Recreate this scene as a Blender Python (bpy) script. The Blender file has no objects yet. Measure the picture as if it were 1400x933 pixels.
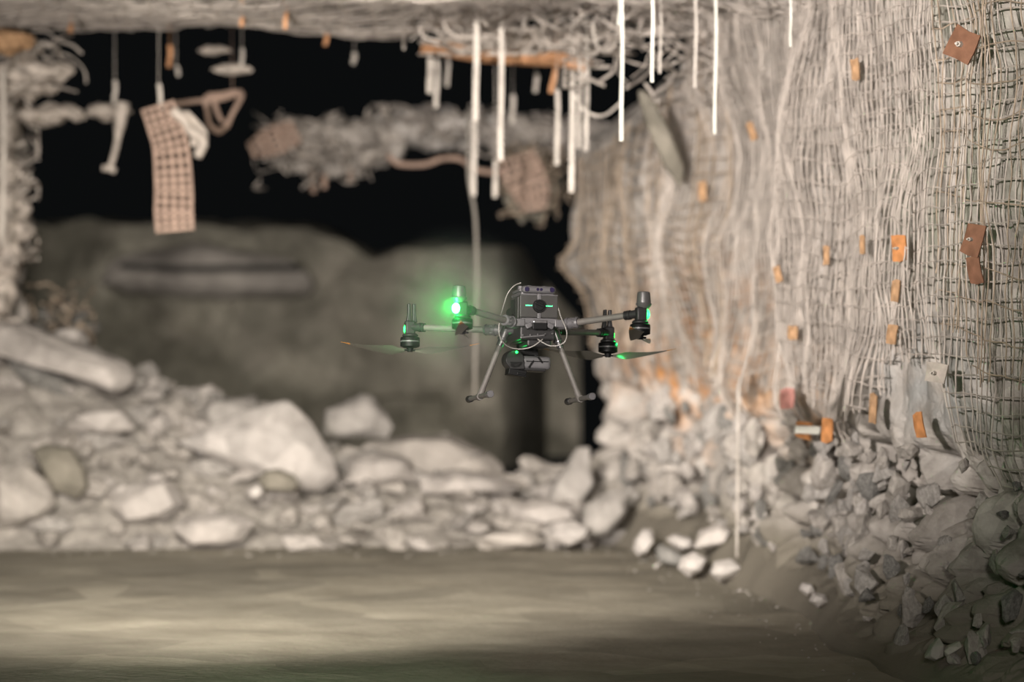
import bpy, bmesh, math, random
import numpy as np
from mathutils import Vector, Matrix, Euler

R = math.radians
S = bpy.context.scene
COL = S.collection
rnd = random.Random(7)

# ------------------------------------------------------------------ camera, world, lamps, exposure
F = 3950.0            # focal length in pixels of the 1400 px wide frame
CZ = 1.15             # camera height
cam_d = bpy.data.cameras.new('camera')
cam_d.sensor_width = 36.0
cam_d.lens = 36.0 * F / 1400.0
cam_d.clip_start = 0.1
cam_d.clip_end = 200
cam_d.dof.use_dof = True
cam_d.dof.focus_distance = 10.05
cam_d.dof.aperture_fstop = 1.42
cam = bpy.data.objects.new('camera', cam_d)
COL.objects.link(cam)
cam.location = (0, 0, CZ)
cam.rotation_euler = (R(90), 0, 0)
S.camera = cam

W = bpy.data.worlds.new('world')
S.world = W
W.use_nodes = True
W.node_tree.nodes['Background'].inputs[0].default_value = (0.85, 0.95, 1.0, 1)
W.node_tree.nodes['Background'].inputs[1].default_value = 0.0018

S.view_settings.view_transform = 'Standard'
S.view_settings.look = 'None'
S.view_settings.gamma = 1
S.view_settings.use_curve_mapping = False
S.view_settings.exposure = 1.15
try:
    S.cycles.use_denoising = True
    S.cycles.max_bounces = 5
    S.cycles.volume_bounces = 0
except Exception:
    pass


def spot(name, loc, target, power, size_deg, blend, radius, col=(1, .93, .84)):
    l = bpy.data.lights.new(name, 'SPOT')
    l.energy = power
    l.spot_size = R(size_deg)
    l.spot_blend = blend
    l.shadow_soft_size = radius
    l.color = col
    o = bpy.data.objects.new(name, l)
    COL.objects.link(o)
    o.location = loc
    o.rotation_euler = (Vector(target) - Vector(loc)).to_track_quat('-Z', 'Y').to_euler()
    return o


spot('work_lamp_high', (-2.6, 3.0, 2.35), (1.30, 13.8, 2.25), 2900, 34, 1.0, 0.10, (1, .905, .85))
spot('work_lamp_low', (-1.4, 1.0, 1.0), (-1.1, 15.5, 1.85), 2500, 30, 0.95, 0.16, (1, .905, .85))
spot('fill_light_left', (0.2, -0.6, 2.45), (-2.4, 26.0, 1.1), 2600, 19, 0.9, 0.25, (1, .92, .82))  # added fill, no known lamp; brightens the far left rock face
spot('fill_light_floor', (-1.6, 8.0, 2.55), (-1.0, 14.2, 0.0), 1150, 54, 1.0, 0.25, (1, .91, .80))  # added overhead out of view to brighten the floor
spot('fill_light_wide', (0.3, -1.5, 2.1), (0.3, 10.0, 0.6), 380, 50, 0.8, 0.3, (1, .93, .84))  # weak fill added behind the camera for the dark near corner


# ------------------------------------------------------------------ helpers
def P(px, py, d):
    return ((px - 700.0) / F * d, d, CZ - (py - 466.5) / F * d)


def X_of(px, d):
    return (px - 700.0) / F * d


def Z_of(py, d):
    return CZ - (py - 466.5) / F * d


def tag(o, label=None, cat=None, group=None, kind=None):
    if label: o['label'] = label
    if cat: o['category'] = cat
    if group: o['group'] = group
    if kind: o['kind'] = kind
    return o


def empty(name, loc, label, cat, group=None):
    o = bpy.data.objects.new(name, None)
    COL.objects.link(o)
    o.location = loc
    o.empty_display_size = .05
    return tag(o, label, cat, group)


def link(name, me, m, parent=None, loc=None):
    o = bpy.data.objects.new(name, me)
    COL.objects.link(o)
    if m: me.materials.append(m)
    if parent: o.parent = parent
    if loc is not None: o.location = loc
    return o


def mesh_np(name, V, Fq, smooth=False):
    me = bpy.data.meshes.new(name)
    V = np.asarray(V, dtype=np.float32).reshape(-1, 3)
    Fq = np.asarray(Fq, dtype=np.int32)
    n, k = Fq.shape
    me.vertices.add(len(V))
    me.vertices.foreach_set('co', V.ravel())
    me.loops.add(n * k)
    me.loops.foreach_set('vertex_index', Fq.ravel())
    me.polygons.add(n)
    me.polygons.foreach_set('loop_start', np.arange(0, n * k, k, dtype=np.int32))
    me.polygons.foreach_set('loop_total', np.full(n, k, dtype=np.int32))
    me.polygons.foreach_set('use_smooth', np.full(n, smooth, dtype=bool))
    me.update(calc_edges=True)
    me.validate()
    return me


def grid_faces(nu, nv):
    i = np.arange(nu - 1)[:, None] * nv + np.arange(nv - 1)[None, :]
    i = i.ravel()
    return np.stack([i, i + nv, i + nv + 1, i + 1], 1)


# hash noise, vectorised
def _h(ix, iy, iz, s):
    n = (ix.astype(np.int64) * 73856093) ^ (iy.astype(np.int64) * 19349663) ^ (iz.astype(np.int64) * 83492791) ^ (s * 2654435761)
    n = n & 0xffffffff
    n = ((n >> 16) ^ n) * 0x45d9f3b & 0xffffffff
    n = ((n >> 16) ^ n) * 0x45d9f3b & 0xffffffff
    n = (n >> 16) ^ n
    return (n & 0xffffff) / float(0xffffff)


def vnoise(p, s=0):
    p = np.asarray(p, dtype=np.float64)
    f = np.floor(p)
    t = p - f
    t = t * t * (3 - 2 * t)
    i = f.astype(np.int64)
    r = 0
    for a in (0, 1):
        wx = t[..., 0] if a else 1 - t[..., 0]
        for b in (0, 1):
            wy = t[..., 1] if b else 1 - t[..., 1]
            for c in (0, 1):
                wz = t[..., 2] if c else 1 - t[..., 2]
                r = r + wx * wy * wz * _h(i[..., 0] + a, i[..., 1] + b, i[..., 2] + c, s)
    return r * 2 - 1


def fbm(p, s=0, o=4):
    r = 0; a = 1.; q = np.array(p, dtype=np.float64); tot = 0
    for k in range(o):
        r = r + a * vnoise(q + 17.3 * k, s + k); tot += a
        a *= .5; q = q * 2.03
    return r / tot


def blocks(p, s=0, tilt=1.0, k=1.0):
    """angular broken-rock relief: the upper envelope of tilted, capped facets; p in cell units"""
    p = np.asarray(p, dtype=np.float64)
    f = np.floor(p).astype(np.int64)
    best = np.full(p.shape[:-1], -9.)
    for a in (-1, 0, 1):
        for b in (-1, 0, 1):
            for c in (-1, 0, 1):
                i = f + np.array([a, b, c])
                h = [_h(i[..., 0], i[..., 1], i[..., 2], s + 11 * m) for m in range(7)]
                d = p - (i + np.stack([h[0], h[1], h[2]], -1))
                t = (h[3] - .5) * d[..., 0] + (h[4] - .5) * d[..., 1] + (h[5] - .5) * d[..., 2]
                m = np.abs(d).max(-1) * .45 + np.sqrt((d ** 2).sum(-1)) * .55
                best = np.maximum(best, h[6] * .8 + tilt * t * 1.4 - k * np.maximum(m - .28, 0) * 1.7)
    return best


def tubes_mesh(name, lines, r, sides=4):
    """lines: list of (n,3) arrays; every line a thin round wire, all one mesh"""
    Vs, Fs, off = [], [], 0
    ang = np.arange(sides) * 2 * math.pi / sides
    for L in lines:
        rr = r
        if isinstance(L, tuple): L, rr = L
        L = np.asarray(L, dtype=np.float64)
        n = len(L)
        if n < 2: continue
        T = np.gradient(L, axis=0)
        T /= np.linalg.norm(T, axis=1)[:, None] + 1e-9
        up = np.array([0, 0, 1.]) if abs(T[:, 2]).mean() < .75 else np.array([0, 1., 0])
        A = np.cross(T, up); A /= np.linalg.norm(A, axis=1)[:, None] + 1e-9
        B = np.cross(T, A)
        rad = np.broadcast_to(np.asarray(rr, dtype=np.float64), (n,))[:, None, None]
        V = L[:, None, :] + rad * (np.cos(ang)[None, :, None] * A[:, None, :] + np.sin(ang)[None, :, None] * B[:, None, :])
        i = np.arange(n - 1)[:, None] * sides
        j = np.arange(sides)[None, :]
        j2 = (j + 1) % sides
        f = np.stack([i + j, i + j2, i + sides + j2, i + sides + j], -1).reshape(-1, 4)
        Vs.append(V.reshape(-1, 3)); Fs.append(f + off)
        if sides == 4:
            Fs.append(np.array([[3, 2, 1, 0]]) + off)
            Fs.append(np.array([[0, 1, 2, 3]]) + off + (n - 1) * sides)
        elif sides == 8:
            for e, rev in ((0, 1), (n - 1, 0)):
                b = off + e * sides
                for q in ([0, 1, 2, 3], [0, 3, 4, 7], [4, 5, 6, 7]):
                    qq = q[::-1] if rev else q
                    Fs.append(np.array([qq]) + b)
        off += n * sides
    return mesh_np(name, np.concatenate(Vs), np.concatenate(Fs), smooth=sides > 4)


def smooth_line(pts, n=24):
    """Catmull-Rom through pts"""
    p = [np.array(q, dtype=float) for q in pts]
    p = [2 * p[0] - p[1]] + p + [2 * p[-1] - p[-2]]
    out = []
    m = max(2, n // (len(p) - 3))
    for i in range(1, len(p) - 2):
        for k in range(m):
            t = k / m
            out.append(.5 * ((2 * p[i]) + (-p[i - 1] + p[i + 1]) * t + (2 * p[i - 1] - 5 * p[i] + 4 * p[i + 1] - p[i + 2]) * t * t + (-p[i - 1] + 3 * p[i] - 3 * p[i + 1] + p[i + 2]) * t ** 3))
    out.append(p[-2])
    return np.array(out)


def ribbon_into(bm, pts, w, t, side=(1, 0, 0)):
    """flat strap of width w and thickness t along pts"""
    pts = [Vector(p) for p in pts]
    side = Vector(side).normalized()
    prev = None
    n = len(pts)
    for i, p in enumerate(pts):
        T = (pts[min(i + 1, n - 1)] - pts[max(i - 1, 0)]).normalized()
        s = (side - side.dot(T) * T).normalized()
        nn = T.cross(s)
        ww = w[i] if isinstance(w, (list, tuple)) else w
        ring = [bm.verts.new(p + s * a * ww / 2 + nn * b * t / 2) for a, b in ((-1, -1), (1, -1), (1, 1), (-1, 1))]
        if prev:
            for k in range(4):
                bm.faces.new((prev[k], prev[(k + 1) % 4], ring[(k + 1) % 4], ring[k]))
        else:
            bm.faces.new(ring[::-1])
        prev = ring
    bm.faces.new(prev)


def bm_link(name, bm, m, parent=None, smooth=False, bevel=0, loc=None, seg=2):
    bmesh.ops.recalc_face_normals(bm, faces=bm.faces)
    me = bpy.data.meshes.new(name)
    bm.to_mesh(me)
    bm.free()
    if smooth:
        for p in me.polygons: p.use_smooth = True
        try: me.set_sharp_from_angle(angle=R(35))
        except Exception: pass
    o = link(name, me, m, parent, loc)
    if bevel:
        md = o.modifiers.new('bevel', 'BEVEL')
        md.width = bevel; md.segments = seg; md.limit_method = 'ANGLE'; md.angle_limit = R(40)
        md.harden_normals = False
    return o


def box_into(bm, c, s, rot=None):
    m = Matrix.Translation(Vector(c))
    if rot: m = m @ Euler(rot).to_matrix().to_4x4()
    m = m @ Matrix.Diagonal((s[0], s[1], s[2], 1))
    return bmesh.ops.create_cube(bm, size=1, matrix=m)['verts']


def cyl_into(bm, a, b, r1, r2=None, seg=20):
    a, b = Vector(a), Vector(b)
    r2 = r1 if r2 is None else r2
    d = b - a
    m = Matrix.Translation((a + b) / 2) @ d.to_track_quat('Z', 'Y').to_matrix().to_4x4()
    return bmesh.ops.create_cone(bm, cap_ends=True, segments=seg, radius1=r1, radius2=r2, depth=d.length, matrix=m)['verts']


def lathe_into(bm, prof, c=(0, 0, 0), seg=24):
    """prof: list of (r,z) bottom to top"""
    rings = []
    for r, z in prof:
        rings.append([bm.verts.new((c[0] + r * math.cos(2 * math.pi * k / seg), c[1] + r * math.sin(2 * math.pi * k / seg), c[2] + z)) for k in range(seg)])
    for a, b in zip(rings, rings[1:]):
        for k in range(seg):
            bm.faces.new((a[k], a[(k + 1) % seg], b[(k + 1) % seg], b[k]))
    bm.faces.new(rings[0][::-1]); bm.faces.new(rings[-1])


# ------------------------------------------------------------------ materials
def nodes_of(name):
    m = bpy.data.materials.new(name)
    m.use_nodes = True
    nt = m.node_tree
    return m, nt, nt.nodes, nt.links, nt.nodes['Principled BSDF']


def rock_mat(name, c0, c1, c2, scale=6., rough=.93, bump=.5, stain=None, patches=None, fine=60., bdist=.012):
    m, nt, N, L, bs = nodes_of(name)
    tc = N.new('ShaderNodeTexCoord')
    no = N.new('ShaderNodeTexNoise'); no.inputs['Scale'].default_value = scale; no.inputs['Detail'].default_value = 7; no.inputs['Roughness'].default_value = .62
    L.new(tc.outputs['Object'], no.inputs['Vector'])
    cr = N.new('ShaderNodeValToRGB')
    cr.color_ramp.elements[0].position = .33; cr.color_ramp.elements[0].color = (*c0, 1)
    cr.color_ramp.elements[1].position = .7; cr.color_ramp.elements[1].color = (*c2, 1)
    e = cr.color_ramp.elements.new(.5); e.color = (*c1, 1)
    L.new(no.outputs['Fac'], cr.inputs['Fac'])
    col = cr.outputs['Color']
    # block to block tone
    vo = N.new('ShaderNodeTexVoronoi'); vo.inputs['Scale'].default_value = scale * .8
    L.new(tc.outputs['Object'], vo.inputs['Vector'])
    hs = N.new('ShaderNodeSeparateColor'); L.new(vo.outputs['Color'], hs.inputs[0])
    mr = N.new('ShaderNodeMapRange'); mr.inputs[3].default_value = .78; mr.inputs[4].default_value = 1.15
    L.new(hs.outputs[0], mr.inputs[0])
    mx = N.new('ShaderNodeVectorMath'); mx.operation = 'SCALE'
    L.new(col, mx.inputs[0]); L.new(mr.outputs[0], mx.inputs['Scale'])
    col = mx.outputs[0]
    for st in (stain or []):
        ctr, rad, scol, sscale, amount = st
        # mineral staining with its own position on the rock
        mp = N.new('ShaderNodeVectorMath'); mp.operation = 'SUBTRACT'; mp.inputs[1].default_value = ctr
        L.new(tc.outputs['Object'], mp.inputs[0])
        dv = N.new('ShaderNodeVectorMath'); dv.operation = 'DIVIDE'; dv.inputs[1].default_value = rad
        L.new(mp.outputs[0], dv.inputs[0])
        ln = N.new('ShaderNodeVectorMath'); ln.operation = 'LENGTH'; L.new(dv.outputs[0], ln.inputs[0])
        fa = N.new('ShaderNodeMapRange'); fa.inputs[1].default_value = .35; fa.inputs[2].default_value = 1.15; fa.inputs[3].default_value = 1; fa.inputs[4].default_value = 0
        L.new(ln.outputs['Value'], fa.inputs[0])
        n2 = N.new('ShaderNodeTexNoise'); n2.inputs['Scale'].default_value = sscale; n2.inputs['Detail'].default_value = 5
        L.new(tc.outputs['Object'], n2.inputs['Vector'])
        r2 = N.new('ShaderNodeMapRange'); r2.inputs[1].default_value = .42 if amount < 1.5 else .05; r2.inputs[2].default_value = .62 if amount < 1.5 else .3; r2.inputs[3].default_value = 0; r2.inputs[4].default_value = amount
        L.new(n2.outputs['Fac'], r2.inputs[0])
        mu = N.new('ShaderNodeMath'); mu.operation = 'MULTIPLY'; L.new(fa.outputs[0], mu.inputs[0]); L.new(r2.outputs[0], mu.inputs[1])
        mi = N.new('ShaderNodeMix'); mi.data_type = 'RGBA'
        L.new(mu.outputs[0], mi.inputs['Factor']); L.new(col, mi.inputs['A']); mi.inputs['B'].default_value = (*scol, 1)
        col = mi.outputs['Result']
    L.new(col, bs.inputs['Base Color'])
    bs.inputs['Roughness'].default_value = rough
    bs.inputs['Specular IOR Level'].default_value = .25
    nb = N.new('ShaderNodeTexNoise'); nb.inputs['Scale'].default_value = fine; nb.inputs['Detail'].default_value = 6
    L.new(tc.outputs['Object'], nb.inputs['Vector'])
    bu = N.new('ShaderNodeBump'); bu.inputs['Strength'].default_value = bump; bu.inputs['Distance'].default_value = bdist
    L.new(nb.outputs['Fac'], bu.inputs['Height'])
    L.new(bu.outputs['Normal'], bs.inputs['Normal'])
    return m


def plain(name, col, rough=.5, metal=0., spec=.5, nscale=0, var=.2, bump=0):
    m, nt, N, L, bs = nodes_of(name)
    bs.inputs['Base Color'].default_value = (*col, 1)
    bs.inputs['Roughness'].default_value = rough
    bs.inputs['Metallic'].default_value = metal
    bs.inputs['Specular IOR Level'].default_value = spec
    if nscale:
        tc = N.new('ShaderNodeTexCoord')
        no = N.new('ShaderNodeTexNoise'); no.inputs['Scale'].default_value = nscale; no.inputs['Detail'].default_value = 4
        L.new(tc.outputs['Object'], no.inputs['Vector'])
        cr = N.new('ShaderNodeValToRGB')
        cr.color_ramp.elements[0].position = .3; cr.color_ramp.elements[1].position = .7
        cr.color_ramp.elements[0].color = (*[c * (1 - var) for c in col], 1)
        cr.color_ramp.elements[1].color = (*[min(1, c * (1 + var)) for c in col], 1)
        L.new(no.outputs['Fac'], cr.inputs['Fac']); L.new(cr.outputs['Color'], bs.inputs['Base Color'])
        if bump:
            bu = N.new('ShaderNodeBump'); bu.inputs['Strength'].default_value = bump; bu.inputs['Distance'].default_value = .002
            L.new(no.outputs['Fac'], bu.inputs['Height']); L.new(bu.outputs['Normal'], bs.inputs['Normal'])
    return m


def emit(name, col, e):
    m, nt, N, L, bs = nodes_of(name)
    bs.inputs['Base Color'].default_value = (*col, 1)
    bs.inputs['Emission Color'].default_value = (*col, 1)
    bs.inputs['Emission Strength'].default_value = e
    return m


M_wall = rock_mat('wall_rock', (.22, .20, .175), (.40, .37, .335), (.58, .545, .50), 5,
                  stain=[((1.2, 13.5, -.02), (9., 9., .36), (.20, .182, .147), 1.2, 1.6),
                         ((0.9, 15.6, 1.1), (.9, 2.2, .62), (.50, .25, .10), 7., 1.),
                         ((1.2, 13.6, 0.92), (.9, 1.6, .35), (.46, .27, .14), 10., .7),
                         ((1.75, 10.8, 1.9), (1.0, 1.1, .9), (.30, .32, .25), 3., .75),
                         ((1.6, 10.9, 1.0), (.5, .8, .35), (.42, .44, .44), 4., .6)])
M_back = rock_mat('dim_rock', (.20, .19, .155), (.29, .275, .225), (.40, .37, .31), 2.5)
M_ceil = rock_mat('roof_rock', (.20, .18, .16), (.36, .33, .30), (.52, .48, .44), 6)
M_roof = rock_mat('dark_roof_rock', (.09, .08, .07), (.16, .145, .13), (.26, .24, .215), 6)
M_rock = [rock_mat('rubble_rock_pale', (.33, .305, .28), (.42, .39, .36), (.52, .485, .45), 5, bump=.4),
          rock_mat('rubble_rock_grey', (.26, .245, .225), (.35, .33, .305), (.43, .405, .375), 6, bump=.4),
          rock_mat('rubble_rock_dusty', (.30, .28, .25), (.39, .36, .325), (.47, .435, .395), 4, bump=.4)]
M_olive = rock_mat('olive_rock', (.16, .15, .12), (.20, .185, .15), (.25, .23, .19), 6, bump=.3)
M_white = rock_mat('white_rock', (.40, .372, .345), (.49, .46, .43), (.56, .53, .495), 8, bump=.3)
M_slate = rock_mat('slate_rock', (.14, .135, .125), (.21, .205, .19), (.30, .29, .27), 9, bump=.5)
M_fines = rock_mat('rubble_fines', (.29, .27, .245), (.37, .345, .31), (.44, .41, .37), 14, bump=.8)
M_floor = rock_mat('dusty_floor', (.235, .215, .17), (.29, .268, .215), (.35, .325, .265), 2.2, bump=.7, fine=26, bdist=.01)
M_wire = plain('dusty_wire', (.46, .415, .37), .7, 0, .3, 9, .3)
M_wire2 = plain('grimy_wire', (.36, .29, .22), .75, 0, .3, 14, .4)
M_strap = plain('white_strap', (.60, .60, .53), .5, 0, .5, 12, .1)
M_strapd = plain('dusty_strap', (.50, .46, .41), .7, 0, .3, 12, .2)
M_rust = plain('rusty_steel', (.45, .20, .075), .85, 0, .2, 20, .35)
M_rustd = plain('dusty_rust', (.38, .235, .13), .9, 0, .2, 25, .35)
M_brown = plain('brown_steel', (.20, .10, .06), .8, 0, .2, 20, .3)
M_wood = plain('rust_orange_band', (.47, .25, .13), .85, 0, .2, 12, .3)
M_geo = plain('brown_geogrid', (.33, .235, .185), .75, 0, .3, 15, .2)
M_cloth = plain('dusty_matting', (.46, .41, .36), .9, 0, .1, 18, .3)
M_pink = plain('pink_paint', (.62, .30, .26), .9, 0, .2, 20, .2)

# ------------------------------------------------------------------ right wall
WL = [(3.0, 7.6), (2.35, 8.5), (1.98, 9.2), (1.76, 9.9), (1.60, 10.6), (1.50, 11.2), (1.42, 11.8), (1.33, 12.8), (1.22, 13.8), (1.10, 14.8),
      (.93, 15.8), (.72, 16.7), (.53, 17.5), (.46, 18.0), (.56, 18.45), (1.2, 18.8), (2.6, 19.1)]
_wl = smooth_line([(a, b, 0) for a, b in WL], 15 * 30)[:, :2]
_seg = np.r_[0, np.cumsum(np.linalg.norm(np.diff(_wl, axis=0), axis=1))]
WLEN = _seg[-1]


def wall_xy(s):
    return np.interp(s, _seg, _wl[:, 0]), np.interp(s, _seg, _wl[:, 1])


def wall_nrm(s):
    x0, y0 = wall_xy(s - .12); x1, y1 = wall_xy(s + .12)
    tx, ty = x1 - x0, y1 - y0
    l = np.sqrt(tx * tx + ty * ty) + 1e-9
    return -ty / l, tx / l     # towards the tunnel (-x)


def wall_point(s, z, detail=True):
    """right wall surface; s along the wall, z height"""
    s = np.asarray(s, float); z = np.asarray(z, float)
    s, z = np.broadcast_arrays(s, z)
    x, y = wall_xy(s)
    nx, ny = wall_nrm(s)
    q = np.stack([x, y, z], -1)
    out = .16 * fbm(q * 1.1, 3, 3)                                   # broad swell
    tal = np.clip(1 - z / .62, 0, 1) ** 1.6
    out = out + tal * np.interp(y, [8, 9.2, 10.5, 12, 15, 18], [.6, .42, .24, .10, .04, .04])
    # brow above the undercut where the broken rock starts
    low = 1 / (1 + np.exp((z - np.interp(y, [9, 11, 13, 16], [.68, .72, .78, .86])) / .035))
    out = out - .09 * low * (1 - tal)
    out = out + .11 * np.exp(-((z - 1.62) / .10) ** 2) * np.exp(-((y - 18.) / .5) ** 2)
    out = out + .10 * np.exp(-((z - .25) / .2) ** 2) * np.exp(-((y - 17.6) / .6) ** 2)
    if detail:
        q = np.stack([x + nx * out, y + ny * out, z], -1)      # relief follows the sloping foot as well
        a = blocks(q * np.array([4.2, 4.2, 3.2]) + .6 * fbm(q * 3, 9, 2)[..., None], 5)
        b = blocks(q * np.array([9, 9, 7.5]), 21)
        up = 1 - low
        zd = np.interp(y, [9, 10.5, 12, 15, 17], [.04, .10, .20, .26, .22]) + .06 * fbm(np.stack([s, s * 0, s * 0], -1) * 2, 55, 2)
        dirt = np.clip((zd - z) / .08, 0, 1)
        c2 = blocks(q * np.array([7.5, 7.5, 4.0]) + 3.3, 33, 1.5, 1.6)
        rel = (a - .3) * (.045 + .05 * low) + (c2 - .3) * .12 * low + (b - .3) * (.020 + .055 * low) + .012 * fbm(q * 14, 40, 3) - .02 * up - .30 * low * np.clip(.16 - c2, 0, .5) - .16 * low * np.clip(.18 - b, 0, .4)
        out = out + rel * (1 - dirt) + .02 * dirt + .42 * np.clip(zd - z, 0, 1) + .010 * fbm(q * 3, 56, 3) * dirt
    # high part of the far end leans back into the dark opening
    zt = np.interp(y, [14.6, 15.6, 16.4, 17.4, 18.5], [3.6, 2.62, 2.48, 2.36, 2.25])
    back = np.clip(z + .12 * fbm(q * 3, 77, 2) - zt, 0, 9)
    ox = back * 1.1
    return np.stack([x + nx * out + ox, y + ny * out, z + 0 * out], -1)


nu, nv = 900, 230
ss = np.linspace(0, WLEN, nu)[:, None]
zz = np.linspace(-.05, 3.35, nv)[None, :]
Wp = wall_point(ss, zz)
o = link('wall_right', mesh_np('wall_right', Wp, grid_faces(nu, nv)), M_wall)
tag(o, 'rough grey rock wall on the right, stained orange low down', 'rock wall', kind='structure')

_pp = Wp.reshape(-1, 3)
_px = 700 + _pp[:, 0] / _pp[:, 1] * F
_py = 466.5 - (_pp[:, 2] - CZ) / _pp[:, 1] * F


def ground_d(px, py):
    """distance of the floor or wall foot seen at px,py"""
    k = (np.abs(_px - px) < 5) & (np.abs(_py - py) < 5) & (_pp[:, 1] < 17)
    f = CZ * F / (py - 466.5)
    return float(min(f, _pp[k, 1].min())) if k.any() else f


_hs = np.linspace(.3, WLEN - 1.6, 700)


def wall_s(px, py):
    """where along the wall the line of sight px,py meets it"""
    x, y = wall_xy(_hs)
    z = CZ - (py - 466.5) / F * y
    p = wall_point(_hs, z, False)
    e = np.abs(700 + p[:, 0] / p[:, 1] * F - px)
    k = int(np.argmin(e))
    return _hs[k], float(z[k])


# draped wire mesh on the right wall
def wall_mesh(name, s0, s1, z0f, z1f, ds, dz, off, seed, rr, m, label, fold=.03, skip=.0):
    lines = []
    rg = np.random.RandomState(seed)

    def pt(s, z):
        q = np.stack([s, z, s * 0 + seed], -1)
        s2 = s + fold * 1.9 * fbm(q * 1.3, seed, 2) + .004 * vnoise(q * 14, seed + 4)
        z2 = z + fold * 1.6 * fbm(q * 1.2, seed + 1, 3) + .006 * vnoise(q * 14, seed + 5)
        p = wall_point(s2, z2, False)
        nx, ny = wall_nrm(s2)
        o_ = off + fold * .8 * fbm(q * np.array([3.2, 1.4, 1]), seed + 2, 2) + .004 * vnoise(q * 20, seed + 3)
        p[..., 0] += nx * o_; p[..., 1] += ny * o_
        return p
    s = s0
    while s < s1:
        a, b = z0f(s), z1f(s)
        z = np.arange(a + rg.uniform(-.03, .05), b, .022)
        if len(z) > 3 and rg.rand() > skip: lines.append(pt(np.full_like(z, s), z))
        s += ds * rg.uniform(.82, 1.18)
    z = 0.45
    while z < 3.2:
        sv = np.arange(s0, s1, .022)
        ok = np.array([z0f(t) < z < z1f(t) for t in sv])
        run = []
        for t, k in zip(sv, ok):
            if k: run.append(t)
            elif run:
                if len(run) > 3: lines.append(pt(np.array(run), np.full(len(run), z)))
                run = []
        if len(run) > 3 and rg.rand() > skip: lines.append(pt(np.array(run), np.full(len(run), z)))
        z += dz * rg.uniform(.85, 1.15)
    o = link(name, tubes_mesh(name, lines, rr, 4), m)
    return tag(o, label, 'wire mesh')


def s_at(y):
    return float(np.interp(y, _wl[:, 1], _seg))


def low_edge(s):
    y = float(wall_xy(s)[1])
    return float(np.interp(y, [9, 10.2, 10.8, 11.2, 12, 14, 16, 17.5], [.55, .62, 1.15, 1.0, .82, .85, .95, 1.1])) + .09 * math.sin(s * 5.1) + .05 * math.sin(s * 13)


def top_edge(s):
    y = float(wall_xy(s)[1])
    return float(np.interp(y, [14.4, 15.4, 17.5], [3.15, 2.55, 2.25]))


wall_mesh('wire_mesh_sheet', s_at(8.9), s_at(13.2), low_edge, lambda s: 3.1, .060, .066, .035, 3, .0030, M_wire,
          'pale square wire mesh draped over the near part of the right wall', .045)
wall_mesh('wire_mesh_sheet', s_at(10.9), s_at(16.2), low_edge, top_edge, .046, .08, .05, 8, .0033, M_wire,
          'crumpled wire mesh covering the bright middle of the right wall', .08)
wall_mesh('wire_mesh_sheet', s_at(14.6), s_at(17.9), lambda s: low_edge(s) + .1, top_edge, .08, .075, .05, 13, .0045, M_wire2,
          'blurred grimy wire mesh on the far end of the right wall', .09, .15)
wall_mesh('wire_mesh_sheet', s_at(8.9), s_at(10.7), lambda s: low_edge(s) + .35, lambda s: 3.1, .05, .12, .06, 31, .0026, M_wire2,
          'second looser layer of grimy wire mesh at the right edge of the picture', .07, .2)


# rock bolt plates
def plate(px, py, wpx, hpx, m, label, tilt=0, nut=True, outo=.06, yaw=None, name='bolt_plate'):
    s, z = wall_s(px, py)
    p = wall_point(np.array([s]), np.array([z]), False)[0]
    nx, ny = [float(v) for v in wall_nrm(s)]
    y = p[1]
    wm, hm = wpx / F * y, hpx / F * y
    loc = Vector((p[0] + nx * outo, p[1] + ny * outo, z))
    e = empty(name, loc, label, 'bolt plate')
    ang = math.atan2(nx, -ny) if yaw is None else yaw   # local -Y faces along the normal
    # turn the plates partly towards the tunnel mouth
    e.rotation_euler = (0, tilt, ang * .45)
    bm = bmesh.new()
    a, b = wm / 2 / max(.3, math.cos(ang * .45)), hm / 2
    jag = random.Random(int(px * 7 + py))
    out = []
    for (u, v) in ((-1, -1), (0, -1.05), (1, -1), (1.05, 0), (1, 1), (0, 1.05), (-1, 1), (-1.05, 0)):
        out.append((u * a * jag.uniform(.85, 1.1), v * b * jag.uniform(.85, 1.1)))
    f = [bm.verts.new((u, -.004, v)) for u, v in out]
    g = [bm.verts.new((u, .004, v)) for u, v in out]
    c = bm.verts.new((0, -.016, 0)); c2 = bm.verts.new((0, -.006, 0))
    n = len(out)
    for k in range(n):
        bm.faces.new((f[k], f[(k + 1) % n], c)); bm.faces.new((g[(k + 1) % n], g[k], c2))
        bm.faces.new((f[(k + 1) % n], f[k], g[k], g[(k + 1) % n]))
    bm_link('plate', bm, m, e)
    if nut:
        bm = bmesh.new()
        r = min(a, b) * .22
        cyl_into(bm, (0, -.012, 0), (0, -.035, 0), r, r * .85, 6)
        cyl_into(bm, (0, -.03, 0), (0, -.05, 0), r * .5, r * .45, 8)
        bm_link('bolt_nut', bm, M_strapd, e)
    return e


plate(1352, 62, 34, 42, M_brown, 'largest dark brown bolt plate, high on the right wall by the edge', .5, outo=.10)
plate(1264, 340, 17, 34, M_rust, 'bright orange bolt plate on the mesh level with the top of the drone', -.08, outo=.10)
plate(1362, 328, 22, 44, M_brown, 'dark brown bolt plate near the right edge at mid height', .3, outo=.09)
plate(1364, 370, 16, 36, M_brown, 'thin dark brown bolt plate directly below another brown plate', -.2, False, outo=.09)
plate(1258, 398, 10, 28, M_rustd, 'narrow dull orange plate just below the bright orange plate', .1, False, outo=.10)
plate(1253, 458, 12, 26, M_rustd, 'second narrow dull orange plate below the bright orange plate', .15, False, outo=.10)
plate(1323, 510, 26, 28, M_cloth, 'pale pinkish square plate in front of a black gap in the rock', .2, True, .12)
plate(1291, 582, 12, 34, M_rust, 'upright rust orange plate at the foot of the mesh on the right', -.2, False, outo=.10)
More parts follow.
